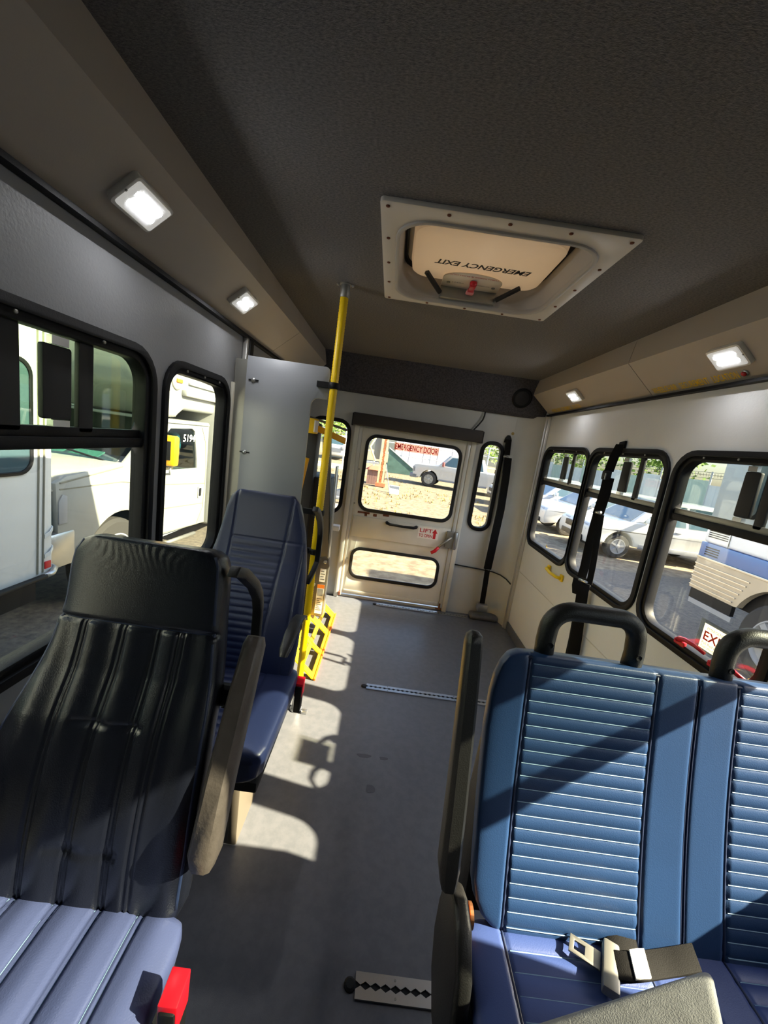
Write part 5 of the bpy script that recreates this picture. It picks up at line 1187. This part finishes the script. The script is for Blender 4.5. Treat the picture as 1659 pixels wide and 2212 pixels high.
B().box(-.45, .0, 18.1, 18.6, -.72, -.55).build('base_plate', M_MASTR, ms)
hut = thing('hut', (-.55, 18.9, GZ), 'small reddish board hut with a flat pitched roof at the foot of the mast', 'hut')
for i in range(7):
    x = -.92+.124*i; B().box(x, x+.118, 18.58, 18.62, GZ, -.02).build('board', M_HUT, hut)
B().box(-.91, -.06, 18.63, 19.3, GZ, -.03).build('walls', M_HUT, hut)
B().hexa([(-1.02, 18.5, -.05), (.02, 18.5, -.05), (.02, 19.4, -.05), (-1.02, 19.4, -.05), (-.75, 18.8, .13), (-.25, 18.8, .13), (-.25, 19.1, .13), (-.75, 19.1, .13)]).build('roof', M_HUTR, hut)
hut.location.y += .35
lad = thing('leaning_pole', (.1, 16.5, GZ), 'long thin pole leaning against the lattice mast', 'pole')
B().tube([(.25, 15.9, GZ), (-.08, 18.2, .34)], .018, 6).build('rod', M_PANEL, lad); B().disc_lathe((.25, 15.9, GZ), UZ, [(.04, 0), (.04, .02), (.02, .03)], 10).build('foot', M_BLACK, lad)
sg = thing('ground_board', (.42, 16.6, GZ), 'white board with a dark upper band standing on the dry field', 'board')
B().hexa([(.22, 16.5, GZ), (.63, 16.4, GZ), (.63, 16.44, GZ), (.22, 16.54, GZ), (.20, 16.7, -.42), (.62, 16.6, -.42), (.62, 16.64, -.42), (.20, 16.74, -.42)]).build('panel', M_WHITE, sg)
B().hexa([(.215, 16.595, -.60), (.625, 16.495, -.60), (.625, 16.50, -.60), (.215, 16.60, -.60), (.205, 16.68, -.44), (.615, 16.58, -.44), (.615, 16.60, -.44), (.205, 16.70, -.44)]).build('upper_band', M_BARR, sg)
# ---- rear fence with green screen, container building
rf = thing('mesh_fence', (1.5, 28, GZ), 'galvanised post fence with a sloping green privacy screen behind the pickup', 'fence')
for x in (-3.2, -1.0, .9, 2.9, 4.9, 6.9, 8.9): B().tube([(x, 28, GZ), (x, 28, 2.0)], .05, 8).build('fence_post', M_GALV, rf)
for z in (.55, 1.35, 1.95): B().tube([(-3.2, 28, z), (8.9, 28, z)], .03, 6).build('rail', M_GALV, rf)
B().plate([[(-.05, GZ+.02), (3.1, GZ+.02), (3.1, -.60), (1.85, -.28), (-.05, .95)]], .02, (0, 27.9, 0), UX, UZ).build('green_screen', M_GSCREEN, rf)
B().tube([(-.05, 27.86, .97), (1.9, 27.86, -.28)], .035, 6).build('sloping_rail', M_GALV, rf)
ct = thing('container_building', (4.3, 37, GZ), 'pale lavender container building behind the rear fence', 'building')
for i in range(6):
    x = .5+1.28*i; B().box(x, x+1.25, 36, 36.2, GZ, 3.6).build('wall_panel', M_CONT, ct)
B().box(.55, 8.1, 36.25, 40, GZ, 3.55).build('core', M_CONT, ct)
B().box(.4, 8.3, 35.8, 40, 3.6, 3.75).build('roof', M_PANEL, ct)
# ---- trees
def tree(x, y, h, r, label, n=900, seed=0):
    random.seed(seed); t = thing('tree', (x, y, GZ), label, 'tree', 'trees beyond the fences')
    B().tube([(x, y, GZ), (x+.1, y, GZ+h*.35), (x, y+.1, GZ+h*.7)], [.16, .12, .06], 8).build('trunk', M_BARK, t, smooth=True)
    b = B()
    for i in range(n):
        a = random.random()*6.283; c = random.uniform(-1, 1); q = random.random()**.4*(1+.25*math.sin(3*a+seed))
        p = Vector((x+r*q*math.sqrt(1-c*c)*math.cos(a), y+r*q*math.sqrt(1-c*c)*math.sin(a), GZ+h*.66+h*.36*q*c))
        d1 = Vector((random.uniform(-1, 1), random.uniform(-1, 1), random.uniform(-1, 1))).normalized()*.16; d2 = d1.orthogonal().normalized()*.10
        b.add([p-d1, p+d2, p+d1, p-d2], [(0, 1, 2, 3)])
    o = b.build('foliage', M_LEAF, t); o['kind'] = 'stuff'
for k, (x, y, h, r, lb) in enumerate(((-5.2, 40, 5.0, 2.4, 'green tree seen through the tall rear window behind the yellow pole'), (-8.5, 44, 6, 3.0, 'far green tree left of the one behind the yellow pole'), (10.6, 39, 5.6, 1.9, 'green tree seen through the slim rear window'), (17.0, 44, 6.5, 3, 'tall green tree right of the container building'), (14.8, 31, 4.8, 2.0, 'green tree over the panel fence, seen through the small right window'), (15.6, 23, 5.2, 2.2, 'green tree over the panel fence, nearest to the viewer'))):
    tree(x, y, h, r, lb, 900, k)
# ---- far van and dark barrier beyond the tall rear window
fv = thing('parked_van', (-4.6, 33, GZ), 'distant white van facing the bus beyond the tall rear window', 'van')
B().box(-5.5, -3.7, 33, 37.5, -.40, .55).build('lower_body', M_WHITEP, fv, bevel=.12, seg=3)
B().hexa([(-5.42, 33.4, .5), (-3.78, 33.4, .5), (-3.78, 37.4, .5), (-5.42, 37.4, .5), (-5.3, 34.1, 1.35), (-3.9, 34.1, 1.35), (-3.9, 37.3, 1.35), (-5.3, 37.3, 1.35)]).build('upper_body', M_WHITEP, fv, bevel=.08, seg=2)
B().hexa([(-5.28, 33.40, .56), (-3.92, 33.40, .56), (-3.92, 33.45, .56), (-5.28, 33.45, .56), (-5.2, 33.98, 1.24), (-4.0, 33.98, 1.24), (-4.0, 34.05, 1.24), (-5.2, 34.05, 1.24)]).build('windscreen', M_DARKGL, fv)
B().box(-5.2, -4.0, 32.98, 33.02, -.05, .25).build('grille', M_BARR, fv)
for x in (-5.3, -3.9): B().box(x-.14, x+.14, 32.97, 33.05, .15, .40).build('headlight', M_PANEL, fv, bevel=.03)
for x in (-5.4, -3.8):
    for y in (34, 36.6): wheel(fv, (x, y, GZ+.35), .35, .22, (1 if x > -4.6 else -1, 0, 0), M_RIM, 5)
br = thing('concrete_block', (-1.35, 13.2, GZ), 'dark grey stepped concrete block seen low through the tall rear window', 'block')
B().plate([[(-1.75, GZ), (-1.05, GZ), (-1.05, .08), (-1.18, .15), (-1.36, .10), (-1.42, -.40), (-1.62, -.48), (-1.75, -.60)]], .35, (0, 13.3, 0), UX, UZ).build('block', M_BARR, br, bevel=.02)
br2 = B().box(-2.4, -1.0, 12.2, 12.35, -.62, -.54); br2.box(-2.3, -2.2, 12.2, 12.35, GZ, -.62); br2.box(-1.2, -1.1, 12.2, 12.35, GZ, -.62)
rl = br2.build('low_rail', M_BARR, bevel=.01); tag(rl, 'low grey rail on two posts in front of the concrete block', 'rail')
